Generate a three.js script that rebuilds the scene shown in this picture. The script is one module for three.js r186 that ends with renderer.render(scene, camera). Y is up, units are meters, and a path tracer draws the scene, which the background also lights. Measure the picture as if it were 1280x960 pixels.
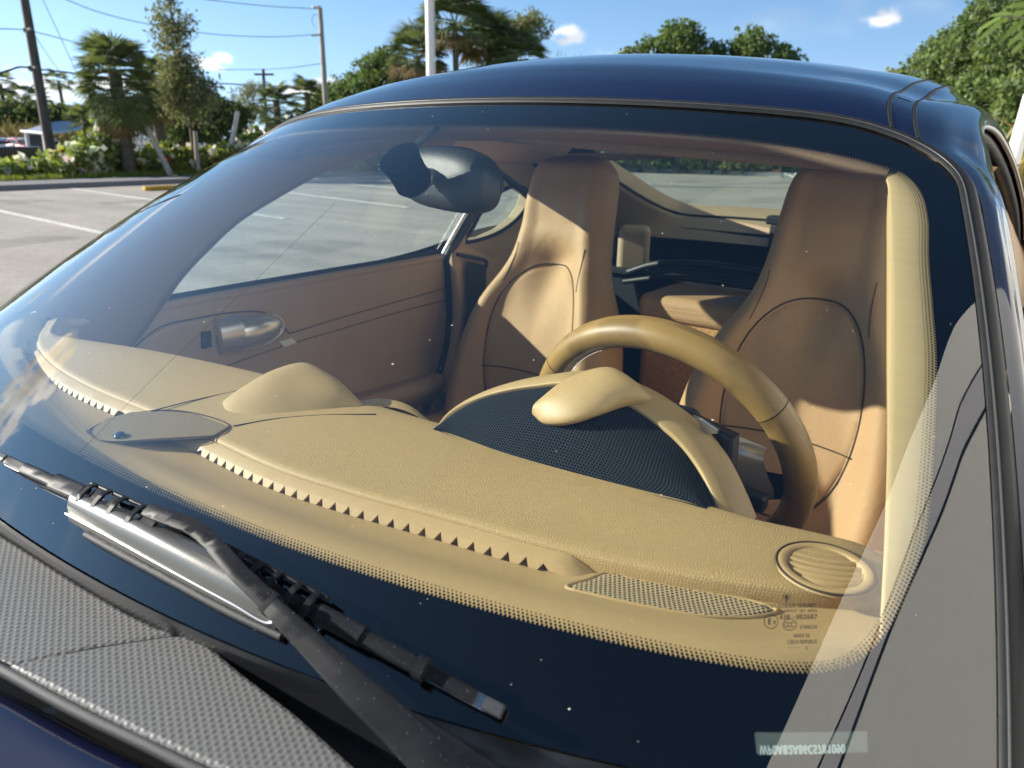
import * as THREE from 'three';
import { mergeGeometries, toCreasedNormals } from 'three/addons/utils/BufferGeometryUtils.js';
import { RoundedBoxGeometry } from 'three/addons/geometries/RoundedBoxGeometry.js';

// ---------------------------------------------------------------- camera, sky, sun, exposure
// Car frame: x = towards the driver's side, y = up, z = towards the nose; ground at y = 0, metres.
const scene = new THREE.Scene();
const camera = new THREE.PerspectiveCamera(56.84, 4 / 3, 0.02, 900);
{
  const yaw = 38.3 * Math.PI / 180, pitch = 19 * Math.PI / 180, roll = 0.44 * Math.PI / 180;
  const F = new THREE.Vector3(-Math.sin(yaw) * Math.cos(pitch), -Math.sin(pitch), -Math.cos(yaw) * Math.cos(pitch));
  const R = new THREE.Vector3(Math.cos(yaw), 0, -Math.sin(yaw));
  const U = R.clone().cross(F);
  camera.up.copy(U.clone().multiplyScalar(Math.cos(roll)).addScaledVector(R, -Math.sin(roll)));
  camera.position.set(0.76, 1.18, 0.08);
  camera.lookAt(camera.position.clone().add(F));
  camera.focus = 0.78;
  camera.userData.fStop = 9;
}
const SUN = new THREE.Vector3(-1, 0.48, 0.62).normalize();
const sun = new THREE.DirectionalLight(new THREE.Color(1, 0.93, 0.81), 5);
sun.position.copy(SUN).multiplyScalar(60);
sun.castShadow = true;
sun.shadow.mapSize.set(2048, 2048);
Object.assign(sun.shadow.camera, { left: -12, right: 12, top: 12, bottom: -12, near: 1, far: 160 });
scene.add(sun, sun.target);
const renderer = new THREE.WebGLRenderer({ antialias: true });
renderer.toneMapping = THREE.LinearToneMapping;
renderer.toneMappingExposure = 1.9;
renderer.shadowMap.enabled = true;

// ---------------------------------------------------------------- noise
let seed = 7;
const rnd = () => { seed = (seed + 0x6d2b79f5) | 0; let t = Math.imul(seed ^ (seed >>> 15), 1 | seed); t = (t + Math.imul(t ^ (t >>> 7), 61 | t)) ^ t; return ((t ^ (t >>> 14)) >>> 0) / 4294967296; };
const rr = (a, b) => a + (b - a) * rnd();
const hash = (x, y, z = 0) => { let h = Math.imul(x | 0, 374761393) + Math.imul(y | 0, 668265263) + Math.imul(z | 0, 2147483647 ^ 0x51ed27); h = Math.imul(h ^ (h >>> 13), 1274126177); return ((h ^ (h >>> 16)) >>> 0) / 4294967296; };
const sm = (t) => t * t * (3 - 2 * t), lerp = (a, b, t) => a + (b - a) * t, clamp = (x, a, b) => Math.min(b, Math.max(a, x)), sstep = (a, b, x) => sm(clamp((x - a) / (b - a), 0, 1));
function vnoise(x, y, px, py, s = 0) {          // value noise with periods px, py
  const xi = Math.floor(x), yi = Math.floor(y), fx = sm(x - xi), fy = sm(y - yi), w = (a, p) => ((a % p) + p) % p;
  const h = (i, j) => hash(w(xi + i, px), w(yi + j, py), s);
  return lerp(lerp(h(0, 0), h(1, 0), fx), lerp(h(0, 1), h(1, 1), fx), fy);
}
function noise3(x, y, z) {
  const xi = Math.floor(x), yi = Math.floor(y), zi = Math.floor(z), fx = sm(x - xi), fy = sm(y - yi), fz = sm(z - zi);
  const h = (i, j, k) => hash(xi + i, yi + j, zi + k);
  return lerp(lerp(lerp(h(0, 0, 0), h(1, 0, 0), fx), lerp(h(0, 1, 0), h(1, 1, 0), fx), fy), lerp(lerp(h(0, 0, 1), h(1, 0, 1), fx), lerp(h(0, 1, 1), h(1, 1, 1), fx), fy), fz);
}
const fbm3 = (x, y, z, o = 5) => { let s = 0, a = 0.5, n = 0; for (let i = 0; i < o; i++) { s += a * noise3(x, y, z); n += a; a *= 0.5; x = x * 2.03 + 11; y = y * 2.03 + 5; z = z * 2.03 + 7; } return s / n; };
const fbm2 = (u, v, p, o, s = 0) => { let t = 0, a = 0.5, n = 0; for (let i = 0; i < o; i++) { t += a * vnoise(u * p, v * p, p, p, s + i); n += a; a *= 0.5; p *= 2; } return t / n; };
function worley(u, v, p, s = 0) {               // periodic: [nearest, second]
  const x = u * p, y = v * p, xi = Math.floor(x), yi = Math.floor(y); let a = 9, b = 9;
  for (let j = -1; j < 2; j++) for (let i = -1; i < 2; i++) {
    const cx = ((xi + i) % p + p) % p, cy = ((yi + j) % p + p) % p, d = Math.hypot(xi + i + 0.15 + 0.7 * hash(cx, cy, s) - x, yi + j + 0.15 + 0.7 * hash(cx, cy, s + 1) - y);
    if (d < a) { b = a; a = d; } else if (d < b) b = d;
  }
  return [a, b];
}

// ---------------------------------------------------------------- sky
{
  const W = 2048, H = 1024, data = new Float32Array(W * H * 4);
  const zen = [0.006, 0.018, 0.048], mid = [0.10, 0.272, 0.555], hor = [0.31, 0.45, 0.58];
  for (let j = 0; j < H; j++) for (let i = 0; i < W; i++) {
    const el = ((j + 0.5) / H - 0.5) * Math.PI, az = ((i + 0.5) / W - 0.5) * 2 * Math.PI;
    const x = Math.cos(el) * Math.cos(az), z = Math.cos(el) * Math.sin(az), y = Math.sin(el), k = (j * W + i) * 4;
    const e = Math.max(0, y), t1 = Math.exp(-e * 7.5), t2 = Math.exp(-e * 2.2 - e * e * 1.3);
    const ca = x * SUN.x + y * SUN.y + z * SUN.z, ang = Math.acos(clamp(ca, -1, 1));
    const glow = 3.0 * Math.exp(-ang / 0.6) + 0.9 * Math.exp(-ang / 0.14), pol = 1 - 0.12 * (1 - ca * ca);
    const c = [0, 1, 2].map((q) => lerp(zen[q], lerp(mid[q], hor[q], t1), t2) * pol * (1 + glow * [1.15, 1, 0.85][q]));
    const hz = 0.7 * Math.exp(-ang / 0.6) * Math.exp(-e * 2.0); c[0] += 0.62 * hz; c[1] += 0.86 * hz; c[2] += 1.15 * hz;
    if (y > 0) {
      // cumulus low over the horizon, thin streaks higher up
      const px = x / (y + 0.18), pz = z / (y + 0.18);
      const n = fbm3(px * 2.3 + 31, y * 17, pz * 2.3, 6), low = sstep(0.64, 0.75, n + 0.05 * sstep(0.10, 0.02, y) - 0.16 * sstep(0.08, 0.22, y));
      const s = fbm3(px * 2.2 + 40, 3, pz * 1.3 + 9, 6), streak = sstep(0.60, 0.84, s + 0.10 * sstep(0.9, 0.3, ang)) * sstep(0.10, 0.2, y) * sstep(0.6, 0.38, y);
      const az2 = Math.atan2(x, z) * 57.3 + 83, el2 = (el * 57.3 - 18.5), dd = Math.hypot(az2 / 6.5, el2 / 3.2), puff = sstep(0.50, 0.66, fbm3(x * 38, y * 60 + 4, z * 38, 6) + 0.27 * sstep(1.25, 0.1, dd) - 0.4 * sstep(0.6, 1.5, dd));
      let wisp = 0; for (const [wa, we, ww, wh] of [[-166.5, 7.7, 1.3, 0.8], [-145.8, 7.2, 1.6, 0.7], [-120.9, 4.9, 1.8, 0.6], [-109, 2.8, 4.5, 1.1]]) { const q = Math.hypot((Math.atan2(x, z) * 57.3 - wa) / ww, (el * 57.3 - we) / wh); if (q < 1.6) wisp = Math.max(wisp, sstep(0.50, 0.70, fbm3(x * 70, y * 130, z * 70, 5) + 0.22 * sstep(1.3, 0.1, q) - 0.4 * sstep(0.7, 1.5, q))); }
      const top = fbm3(px * 3 + 20, y * 20 + 3, pz * 3, 4), a = clamp(Math.max(low * 0.9, streak * 0.75, puff, wisp * 0.8), 0, 1), b = (0.42 + 0.5 * sstep(0.35, 0.65, top)) * (1 + 0.9 * Math.exp(-ang / 0.5));
      [0.98, 0.97, 0.97].forEach((w, q) => { c[q] = lerp(c[q], w * b, a); });
    } else { const g = Math.exp(y * 6); for (let q = 0; q < 3; q++) c[q] = lerp([0.10, 0.095, 0.085][q], c[q], g); }
    data[k] = c[0]; data[k + 1] = c[1]; data[k + 2] = c[2]; data[k + 3] = 1;
  }
  const t = new THREE.DataTexture(data, W, H, THREE.RGBAFormat, THREE.FloatType);
  t.mapping = THREE.EquirectangularReflectionMapping; t.magFilter = t.minFilter = THREE.LinearFilter; t.needsUpdate = true;
  scene.background = t; scene.environment = t;
}

// ---------------------------------------------------------------- textures and materials
function tex(n, tile, f, srgb) {
  const d = new Uint8Array(n * n * 4);
  for (let j = 0; j < n; j++) for (let i = 0; i < n; i++) {
    const c = f((i + 0.5) / n, (j + 0.5) / n), k = (j * n + i) * 4, a = typeof c === 'number' ? [c, c, c] : c;
    for (let q = 0; q < 3; q++) d[k + q] = clamp(Math.round(a[q] * 255), 0, 255);
    d[k + 3] = 255;
  }
  const t = new THREE.DataTexture(d, n, n, THREE.RGBAFormat);
  t.wrapS = t.wrapT = THREE.RepeatWrapping; t.magFilter = THREE.LinearFilter; t.minFilter = THREE.LinearMipmapLinearFilter;
  if (srgb) t.colorSpace = THREE.SRGBColorSpace;
  t.repeat.set(1 / tile, 1 / tile); t.needsUpdate = true;
  return t;
}
const toS = (l) => (l <= 0.0031308 ? 12.92 * l : 1.055 * l ** (1 / 2.4) - 0.055);
// colour map: linear base colour times a variation
const tint = (n, tile, rgb, f) => tex(n, tile, (u, v) => { const k = f(u, v), m = typeof k === 'number' ? [k, k, k] : k; return rgb.map((c, q) => toS(clamp(c * m[q], 0, 1))); }, true);
const hexd = (u, v, nx, ny) => { const y = v * ny, r = Math.floor(y), o = (r % 2) * 0.5; let best = 9; for (let j = -1; j < 3; j++) { const yy = r + j, oo = ((yy % 2) + 2) % 2 * 0.5, x = u * nx - oo, c = Math.round(x - 0.5) + 0.5; best = Math.min(best, Math.hypot(x - c, (y - yy - 0.5) * 0.866)); } return best; };
const M = {};
const mat = (name, o) => { const m = new THREE.MeshPhysicalMaterial({ roughness: 0.6, side: THREE.DoubleSide, ...o }); m.name = name; M[name] = m; return m; };
const lin = (r, g, b) => new THREE.Color().setRGB(r, g, b);
const grain = tex(512, 0.06, (u, v) => { const [a, b] = worley(u, v, 22, 3); return clamp(0.15 + 1.1 * sstep(0.02, 0.35, b - a) * (0.75 + 0.25 * fbm2(u, v, 24, 2)), 0, 1); });
const grainFine = tex(512, 0.05, (u, v) => { const [a, b] = worley(u, v, 48, 5); return 0.5 * sstep(0.0, 0.3, b - a) + 0.5 * fbm2(u, v, 32, 3); });
const speck = tex(256, 0.04, (u, v) => fbm2(u, v, 32, 3));
const blot = (amp, p = 6) => (u, v) => 1 + amp * (fbm2(u, v, p, 4, 9) - 0.5) * 2;
const DASH = [0.475, 0.328, 0.143], TAN = [0.43, 0.265, 0.125];
mat('dashLeather', { map: tint(512, 0.5, DASH, (u, v) => 1 + 0.08 * (fbm2(u, v, 5, 3) - 0.5) + 0.1 * (fbm2(u, v, 90, 2) - 0.5)), bumpMap: grain, bumpScale: 0.0003, roughness: 0.552 });
mat('dashPlastic', { map: tint(512, 0.4, [0.465, 0.322, 0.146], (u, v) => 1 + 0.07 * (fbm2(u, v, 6, 4) - 0.5) + 0.06 * (fbm2(u, v, 120, 1) - 0.5)), bumpMap: speck, bumpScale: 0.00006, roughness: 0.5 });
mat('panelCloth', { map: tint(256, 0.2, [0.21, 0.155, 0.085], (u, v) => 1 + 0.3 * (fbm2(u, v, 100, 2) - 0.5)), bumpMap: speck, bumpScale: 0.0002, roughness: 0.8 });
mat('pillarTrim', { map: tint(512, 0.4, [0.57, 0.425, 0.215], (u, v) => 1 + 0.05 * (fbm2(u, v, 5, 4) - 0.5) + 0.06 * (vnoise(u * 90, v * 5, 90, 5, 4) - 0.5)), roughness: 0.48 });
mat('seatLeather', { map: tint(512, 0.5, TAN, blot(0.06, 8)), bumpMap: tex(1024, 0.5, (u, v) => 0.12 * fbm2(u, v, 200, 2) + 0.6 * fbm2(u, v, 9, 4, 3) + 0.28 * (1 - Math.abs(2 * fbm2(u, v, 14, 3, 31) - 1))), bumpScale: 0.0020, roughness: 0.64 });
mat('seatInsert', { map: tint(512, 0.12, [0.47, 0.295, 0.145], (u, v) => { const d = hexd(u, v, 24, 24); return (1 + 0.12 * (fbm2(u, v, 12, 3) - 0.5)) * (0.72 + 0.28 * sstep(0.14, 0.24, d)); }), bumpMap: grainFine, bumpScale: 0.00018, roughness: 0.7 });
mat('doorLeather', { map: tint(512, 0.5, [0.45, 0.315, 0.195], blot(0.06, 8)), bumpMap: grainFine, bumpScale: 0.00015, roughness: 0.6 });
mat('headliner', { map: tint(256, 0.2, [0.22, 0.14, 0.08], (u, v) => 1 + 0.16 * (fbm2(u, v, 60, 2) - 0.5)), roughness: 0.9 });
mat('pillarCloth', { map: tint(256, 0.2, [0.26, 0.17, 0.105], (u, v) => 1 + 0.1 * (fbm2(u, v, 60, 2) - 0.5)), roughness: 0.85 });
mat('scuttleRubber', { map: tint(256, 0.2, [0.014, 0.015, 0.018], (u, v) => 0.7 + 0.6 * fbm2(u, v, 20, 3)), roughness: 0.32 });
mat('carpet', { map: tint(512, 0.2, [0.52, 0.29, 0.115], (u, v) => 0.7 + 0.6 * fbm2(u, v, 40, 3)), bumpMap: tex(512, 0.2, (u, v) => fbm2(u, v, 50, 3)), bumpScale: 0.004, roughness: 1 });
mat('wheelLeather', { map: tint(512, 0.3, [0.33, 0.205, 0.066], (u, v) => { const k = fbm2(u, v, 7, 4, 3); return 1 + 0.3 * (k - 0.5) - 0.3 * sstep(0.6, 0.75, fbm2(u, v, 5, 4, 21)); }), bumpMap: grainFine, bumpScale: 0.00008, roughness: 0.42 });
mat('seamDark', { color: lin(0.06, 0.038, 0.022), roughness: 0.8 });
mat('blackPlastic', { color: lin(0.018, 0.019, 0.021), roughness: 0.45, bumpMap: speck, bumpScale: 0.00012 });
mat('greyPlastic', { map: tint(256, 0.15, [0.05, 0.053, 0.058], (u, v) => 1 + 0.3 * (fbm2(u, v, 30, 3) - 0.5)), roughness: 0.42, bumpMap: speck, bumpScale: 0.00002 });
mat('wiperBlack', { map: tint(512, 0.12, [0.012, 0.013, 0.016], (u, v) => 0.8 + 0.5 * fbm2(u, v, 10, 4) + (hash(Math.floor(u * 200), Math.floor(v * 200), 5) > 0.996 ? 6 : 0)), specularIntensity: 0.22, roughness: 0.45, bumpMap: speck, bumpScale: 0.00002 });
mat('glossBlack', { color: lin(0.012, 0.013, 0.015), roughness: 0.15 });
mat('rubber', { map: tint(256, 0.2, [0.018, 0.0185, 0.02], (u, v) => 0.75 + 0.5 * fbm2(u, v, 20, 3)), roughness: 0.5, specularIntensity: 0.45 });
mat('frit', { color: lin(0.003, 0.0035, 0.005), roughness: 0.95, specularIntensity: 0 });
mat('satinMetal', { color: lin(0.55, 0.54, 0.52), metalness: 1, roughness: 0.32 });
mat('spokeMetal', { color: lin(0.62, 0.63, 0.63), metalness: 0.7, roughness: 0.3 });
mat('handleMetal', { color: lin(0.74, 0.77, 0.79), metalness: 0.75, roughness: 0.24 });
mat('brightMetal', { color: lin(0.8, 0.8, 0.8), metalness: 1, roughness: 0.12 });
mat('deflectorMetal', { color: lin(0.13, 0.128, 0.12), metalness: 0.2, roughness: 0.3, bumpMap: speck, bumpScale: 0.00003 });
mat('paint', { color: lin(0.0032, 0.0068, 0.034), metalness: 0, roughness: 0.5, specularIntensity: 0.25, clearcoat: 1, clearcoatRoughness: 0.03 });
mat('glass', { color: lin(0.93, 0.97, 0.95), transmission: 1, thickness: 0, roughness: 0, ior: 1.95, specularIntensity: 1 });
mat('sideGlass', { color: lin(0.87, 0.95, 0.92), transmission: 1, thickness: 0, roughness: 0, ior: 1.55 });
mat('rearGlass', { color: lin(0.72, 0.84, 0.78), transmission: 1, thickness: 0, roughness: 0, ior: 1.5 });
mat('lampWhite', { color: lin(0.75, 0.72, 0.66), roughness: 0.3 });
mat('binnacleMesh', (() => {
  const f = (u, v) => hexd(u, v, 14, 16);
  return { map: tint(512, 0.05, [0.02, 0.026, 0.033], (u, v) => 0.15 + 1.2 * sstep(0.26, 0.36, f(u, v))), bumpMap: tex(512, 0.05, (u, v) => sstep(0.22, 0.36, f(u, v))), bumpScale: 0.0009, roughness: 0.85, specularIntensity: 0.12 };
})());
mat('speakerMesh', (() => {
  const f = (u, v) => hexd(u, v, 12, 14);
  return { map: tint(512, 0.05, [0.50, 0.39, 0.22], (u, v) => 0.10 + 0.95 * sstep(0.27, 0.36, f(u, v))), bumpMap: tex(512, 0.05, (u, v) => sstep(0.24, 0.38, f(u, v))), bumpScale: 0.001, roughness: 0.6 };
})());
mat('cowlMesh', (() => {
  const f = (u, v) => hexd(u, v, 10, 12);
  return { map: tint(512, 0.05, [0.13, 0.13, 0.13], (u, v) => 0.80 + 0.25 * sstep(0.2, 0.42, f(u, v)) + 0.25 * (fbm2(u, v, 40, 2) - 0.5)), bumpMap: tex(512, 0.05, (u, v) => sstep(0.1, 0.45, f(u, v))), bumpScale: 0.0003, roughness: 0.55 };
})());

// ---------------------------------------------------------------- geometry helpers
const V = (a) => (a.isVector3 ? a.clone() : new THREE.Vector3(a[0], a[1], a[2]));
const cr = (pts, n, closed = false) => { const p = pts.map(V); if (n === undefined) n = p.length * 6; if (p.length === 2) return Array.from({ length: n }, (_, i) => p[0].clone().lerp(p[1], i / (n - 1))); return new THREE.CatmullRomCurve3(p, closed, 'centripetal').getSpacedPoints(n - (closed ? 0 : 1)).slice(0, n); };
const poly = (pts, n) => {                       // straight polyline, evenly resampled
  const p = pts.map(V), L = [0]; for (let i = 1; i < p.length; i++) L.push(L[i - 1] + p[i].distanceTo(p[i - 1]));
  return Array.from({ length: n }, (_, k) => { const s = L[L.length - 1] * k / (n - 1); let i = 1; while (i < p.length - 1 && L[i] < s) i++; return p[i - 1].clone().lerp(p[i], (s - L[i - 1]) / Math.max(1e-9, L[i] - L[i - 1])); });
};
// a surface through rows of equally many points; uv in metres
function sheet(rows, { closed = false, crease = 0 } = {}) {
  const m = rows.length, n = rows[0].length, pos = [], uv = [], idx = [];
  let vv = 0; const mid = n >> 1;
  for (let i = 0; i < m; i++) {
    if (i) vv += rows[i][mid].distanceTo(rows[i - 1][mid]);
    let uu = 0;
    for (let j = 0; j < n; j++) { const p = rows[i][j]; if (j) uu += p.distanceTo(rows[i][j - 1]); pos.push(p.x, p.y, p.z); uv.push(uu, vv); }
  }
  for (let i = 0; i < m - 1; i++) for (let j = 0; j < n - (closed ? 0 : 1); j++) { const a = i * n + j, b = i * n + (j + 1) % n, c = a + n, d = b + n; idx.push(a, b, c, b, d, c); }
  let g = new THREE.BufferGeometry();
  g.setAttribute('position', new THREE.Float32BufferAttribute(pos, 3)); g.setAttribute('uv', new THREE.Float32BufferAttribute(uv, 2)); g.setIndex(idx); g.computeVertexNormals();
  if (closed) { const N = g.attributes.normal; for (let i = 0; i < 0; i++) N; }
  if (crease) g = toCreasedNormals(g, crease);
  return g;
}
// rows given as control lines: each resampled to n points, then m rows through them
function loft(lines, n, m, o = {}) {
  const L = lines.map((l) => (l.length === n && l[0].isVector3 ? l : (o.straight ? poly(l, n) : cr(l, n))));
  const cols = Array.from({ length: n }, (_, j) => (m === L.length && o.exact ? L.map((l) => l[j]) : cr(L.map((l) => l[j]), m)));
  return sheet(Array.from({ length: m }, (_, i) => cols.map((c) => c[i])), o);
}
const tube = (pts, r, n = 40, closed = false, seg = 8) => new THREE.TubeGeometry(new THREE.CatmullRomCurve3(pts.map(V), closed, 'centripetal'), n, r, seg, closed);
const ptube = (pts, r, seg = 8) => { const c = new THREE.CurvePath(), p = pts.map(V); for (let i = 1; i < p.length; i++) c.add(new THREE.LineCurve3(p[i - 1], p[i])); return new THREE.TubeGeometry(c, pts.length * 4, r, seg); };
function frame(o, x, y, z) { return new THREE.Matrix4().makeBasis(x, y, z).setPosition(o); }
// slab under a closed outline of 3D points: extruded by t along the mean normal (up), edges rounded
function slab(outline, t, { bevel = 0.0015, up = new THREE.Vector3(0, 1, 0), smooth = true, n = 60, holes = [] } = {}) {
  const p = smooth ? cr(outline, n, true) : outline.map(V), c = p.reduce((a, q) => a.add(q), new THREE.Vector3()).divideScalar(p.length), nn = new THREE.Vector3();
  for (let i = 0; i < p.length; i++) nn.add(p[i].clone().sub(c).cross(p[(i + 1) % p.length].clone().sub(c)));
  nn.normalize(); if (nn.dot(up) < 0) nn.negate();
  const x = p[0].clone().sub(c).projectOnPlane(nn).normalize(), y = nn.clone().cross(x), to = (q) => { const d = q.clone().sub(c); return new THREE.Vector2(d.dot(x), d.dot(y)); };
  const s = new THREE.Shape(p.map(to)); for (const h of holes) s.holes.push(new THREE.Path(h.map(V).map(to)));
  const g = new THREE.ExtrudeGeometry(s, { depth: Math.max(1e-4, t - 2 * bevel), bevelEnabled: bevel > 0, bevelThickness: bevel, bevelSize: bevel, bevelOffset: -bevel, bevelSegments: 2, curveSegments: 8 });
  g.translate(0, 0, bevel); g.applyMatrix4(frame(c, x, y, nn));
  return g;
}
const box = (w, h, d, r = 0.004) => new RoundedBoxGeometry(w, h, d, 2, Math.min(r, w / 2.2, h / 2.2, d / 2.2));
const at = (g, x, y, z, rx = 0, ry = 0, rz = 0) => g.clone().applyMatrix4(new THREE.Matrix4().compose(new THREE.Vector3(x, y, z), new THREE.Quaternion().setFromEuler(new THREE.Euler(rx, ry, rz, 'YXZ')), new THREE.Vector3(1, 1, 1)));
const plain = (g) => { const q = g.index ? g.toNonIndexed() : g; for (const k of Object.keys(q.attributes)) if (!['position', 'normal', 'uv'].includes(k)) q.deleteAttribute(k); return q; };
const join = (...gs) => mergeGeometries(gs.flat().map(plain));
const used = {};
const numbered = (n) => { const k = used[n] = (used[n] ?? -1) + 1; return k ? n + '_' + String(k).padStart(3, '0') : n; };
function obj(name, g, m, parent) {
  const o = new THREE.Mesh(g, m); o.name = numbered(name); o.castShadow = o.receiveShadow = true; (parent || scene).add(o); return o;
}
const tag = (o, label, category, group, kind) => { if (label) o.userData.label = label; if (category) o.userData.category = category; if (group) o.userData.group = group; if (kind) o.userData.kind = kind; return o; };
function thing(name, label, category, p = [0, 0, 0], group) { const o = new THREE.Group(); o.name = numbered(name); o.position.set(...p); scene.add(o); return tag(o, label, category, group); }
const struct = (name, g, m) => tag(obj(name, g, m), null, null, null, 'structure');
const interp = (tab, x) => { if (x <= tab[0][0]) return tab[0][1]; for (let i = 1; i < tab.length; i++) if (x <= tab[i][0]) { const [a, b] = [tab[i - 1], tab[i]]; return lerp(b[1] * 0 + a[1], b[1], (x - a[0]) / (b[0] - a[0])); } return tab[tab.length - 1][1]; };
const mirrorX = (g) => { const q = plain(g.clone()); q.applyMatrix4(new THREE.Matrix4().makeScale(-1, 1, 1)); const p = q.attributes; for (const k of ['position', 'normal', 'uv']) { const a = p[k], s = a.itemSize; for (let i = 0; i < a.count; i += 3) for (let c = 0; c < s; c++) { const t = a.array[(i + 1) * s + c]; a.array[(i + 1) * s + c] = a.array[(i + 2) * s + c]; a.array[(i + 2) * s + c] = t; } } return q; };

// ================================================================ THE CAR
const car = thing('sports_car', 'dark blue two-seat sports coupe with tan leather cabin, seen close over its windscreen', 'car');

// ---------------------------------------------------------------- windscreen: a curved surface S(x, v), x metres across, v from cowl (0) to roof (1)
function S(x, v, off = 0) {
  const raw = (x, v) => {
    const b = 4 * v * (1 - v) * 0.0167, ny = 0.8797, nz = 0.4755, s = (x / 0.6) ** 2, s2 = 0.75 * s + 0.25 * s * s;
    return new THREE.Vector3(x, 0.8751 + 0.3542 * v + ny * b - (0.0207 + 0.0161 * v) * s2, -0.0657 - 0.6554 * v + nz * b - (0.1201 + 0.0031 * v) * s2);
  };
  const p = raw(x, v);
  if (off) p.addScaledVector(SN(x, v), off);
  return p;
}
function SN(x, v) {
  const e = 1e-4, a = S(x + e, v).sub(S(x - e, v)), b = S(x, v + e).sub(S(x, v - e));
  return a.cross(b).normalize();
}
const halfW = (v) => 0.7923 - 0.1691 * v + 0.0452 * v * (1 - v);
const edgeX = (v) => { const r = 0.1316, q = clamp((v - 1 + r / 0.8) / (r / 0.8), 0, 1); return halfW(v) - r * (1 - Math.sqrt(1 - q * q * 0.9999)); };
const even = (pts, n) => { const L = [0]; for (let i = 1; i < pts.length; i++) L.push(L[i - 1] + Math.hypot(pts[i][0] - pts[i - 1][0], (pts[i][1] - pts[i - 1][1]) * 0.75)); return Array.from({ length: n }, (_, k) => { const s = L[L.length - 1] * k / (n - 1); let i = 1; while (i < pts.length - 1 && L[i] < s) i++; const t = (s - L[i - 1]) / Math.max(1e-9, L[i] - L[i - 1]); return [lerp(pts[i - 1][0], pts[i][0], t), lerp(pts[i - 1][1], pts[i][1], t)]; }); };
const sideV = Array.from({ length: 200 }, (_, i) => i / 199);
const glassRows = [];
for (let i = 0; i <= 70; i++) { const v = 1 - (1 - i / 70) ** 1.35, w = edgeX(Math.min(v, 0.9995)); glassRows.push(Array.from({ length: 81 }, (_, j) => S(w * (j / 40 - 1), v))); }
const windscreen = obj('windscreen', sheet(glassRows), M.glass, car);

// outlines, right half from the middle of the cowl to the middle of the roof edge
const NB = 50, NS = 90, NT = 50;
const half = (base, side, top) => [...even(base, NB), ...even(side, NS).slice(1), ...even(top, NT).slice(1)];
const outerHalf = half([[0, 0], [0.7923, 0]], sideV.map((v) => [edgeX(v), v]), [[edgeX(1), 1], [0, 1]]);
const smooth2 = (pts) => cr(pts.map((p) => [p[0], p[1], 0]), 200).map((p) => [p.x, p.y]);
const innerHalf = half([[0, 0.098], [0.25, 0.098], [0.5, 0.095], [0.624, 0.093], [0.665, 0.094]],
  smooth2([[0.665, 0.094], [0.69, 0.099], [0.706, 0.110], [0.715, 0.132], [0.720, 0.162], [0.722, 0.228], [0.719, 0.274], [0.693, 0.474], [0.677, 0.564], [0.658, 0.667], [0.643, 0.759], [0.626, 0.825], [0.604, 0.868], [0.580, 0.888]]),
  smooth2([[0.580, 0.888], [0.557, 0.898], [0.49, 0.914], [0.378, 0.920], [0.2, 0.915], [0.1, 0.912], [0, 0.912]]));
const full = (h) => [...h, ...h.slice(1, -1).reverse().map(([x, v]) => [-x, v])];
const ring = (a, b, rows, off) => { const A = full(a), B = full(b); A.push(A[0]); B.push(B[0]); return sheet(Array.from({ length: rows + 1 }, (_, i) => A.map((p, j) => S(lerp(p[0], B[j][0], i / rows), lerp(p[1], B[j][1], i / rows), off)))); };
obj('frit_band', ring(outerHalf, innerHalf, 8, -0.003), M.frit, windscreen);
{ // the dotted edge of the print: rows of ever smaller dots
  const loop = full(innerHalf), P = []; loop.push(loop[0]);
  const pts = loop.map((p) => S(p[0], p[1], -0.0029)), L = [0]; for (let i = 1; i < pts.length; i++) L.push(L[i - 1] + pts[i].distanceTo(pts[i - 1]));
  const total = L[L.length - 1], pitch = 0.003, n = Math.floor(total / pitch), radii = [0.00115, 0.00098, 0.0008, 0.00058];
  const cx = 0, cv = 0.45;
  for (let r = 0; r < 4; r++) for (let k = 0; k < n; k++) {
    const s = ((k + (r % 2) * 0.5) / n) * total; let i = 1; while (i < L.length - 1 && L[i] < s) i++;
    const t = (s - L[i - 1]) / (L[i] - L[i - 1]), a = loop[i - 1], b = loop[i], x = lerp(a[0], b[0], t), v = lerp(a[1], b[1], t);
    let tx = b[0] - a[0], tv = (b[1] - a[1]) * 0.75; const q = Math.hypot(tx, tv); const nx = -tv / q, nv = tx / q, d = 0.0006 + r * 0.0022;
    P.push([x + nx * d, v + nv * d / 0.75, radii[r]]);
  }
  const m = new THREE.InstancedMesh(new THREE.CircleGeometry(1, 8), M.frit, P.length); m.name = 'frit_dots'; windscreen.add(m); tag(m, null, null, null, 'stuff');
  P.forEach(([x, v, r], i) => { const nn = SN(x, v), xx = new THREE.Vector3(1, 0, 0).projectOnPlane(nn).normalize(); m.setMatrixAt(i, frame(S(x, v, -0.0031), xx, nn.clone().cross(xx), nn).scale(new THREE.Vector3(r, r, r))); });
}
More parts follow.
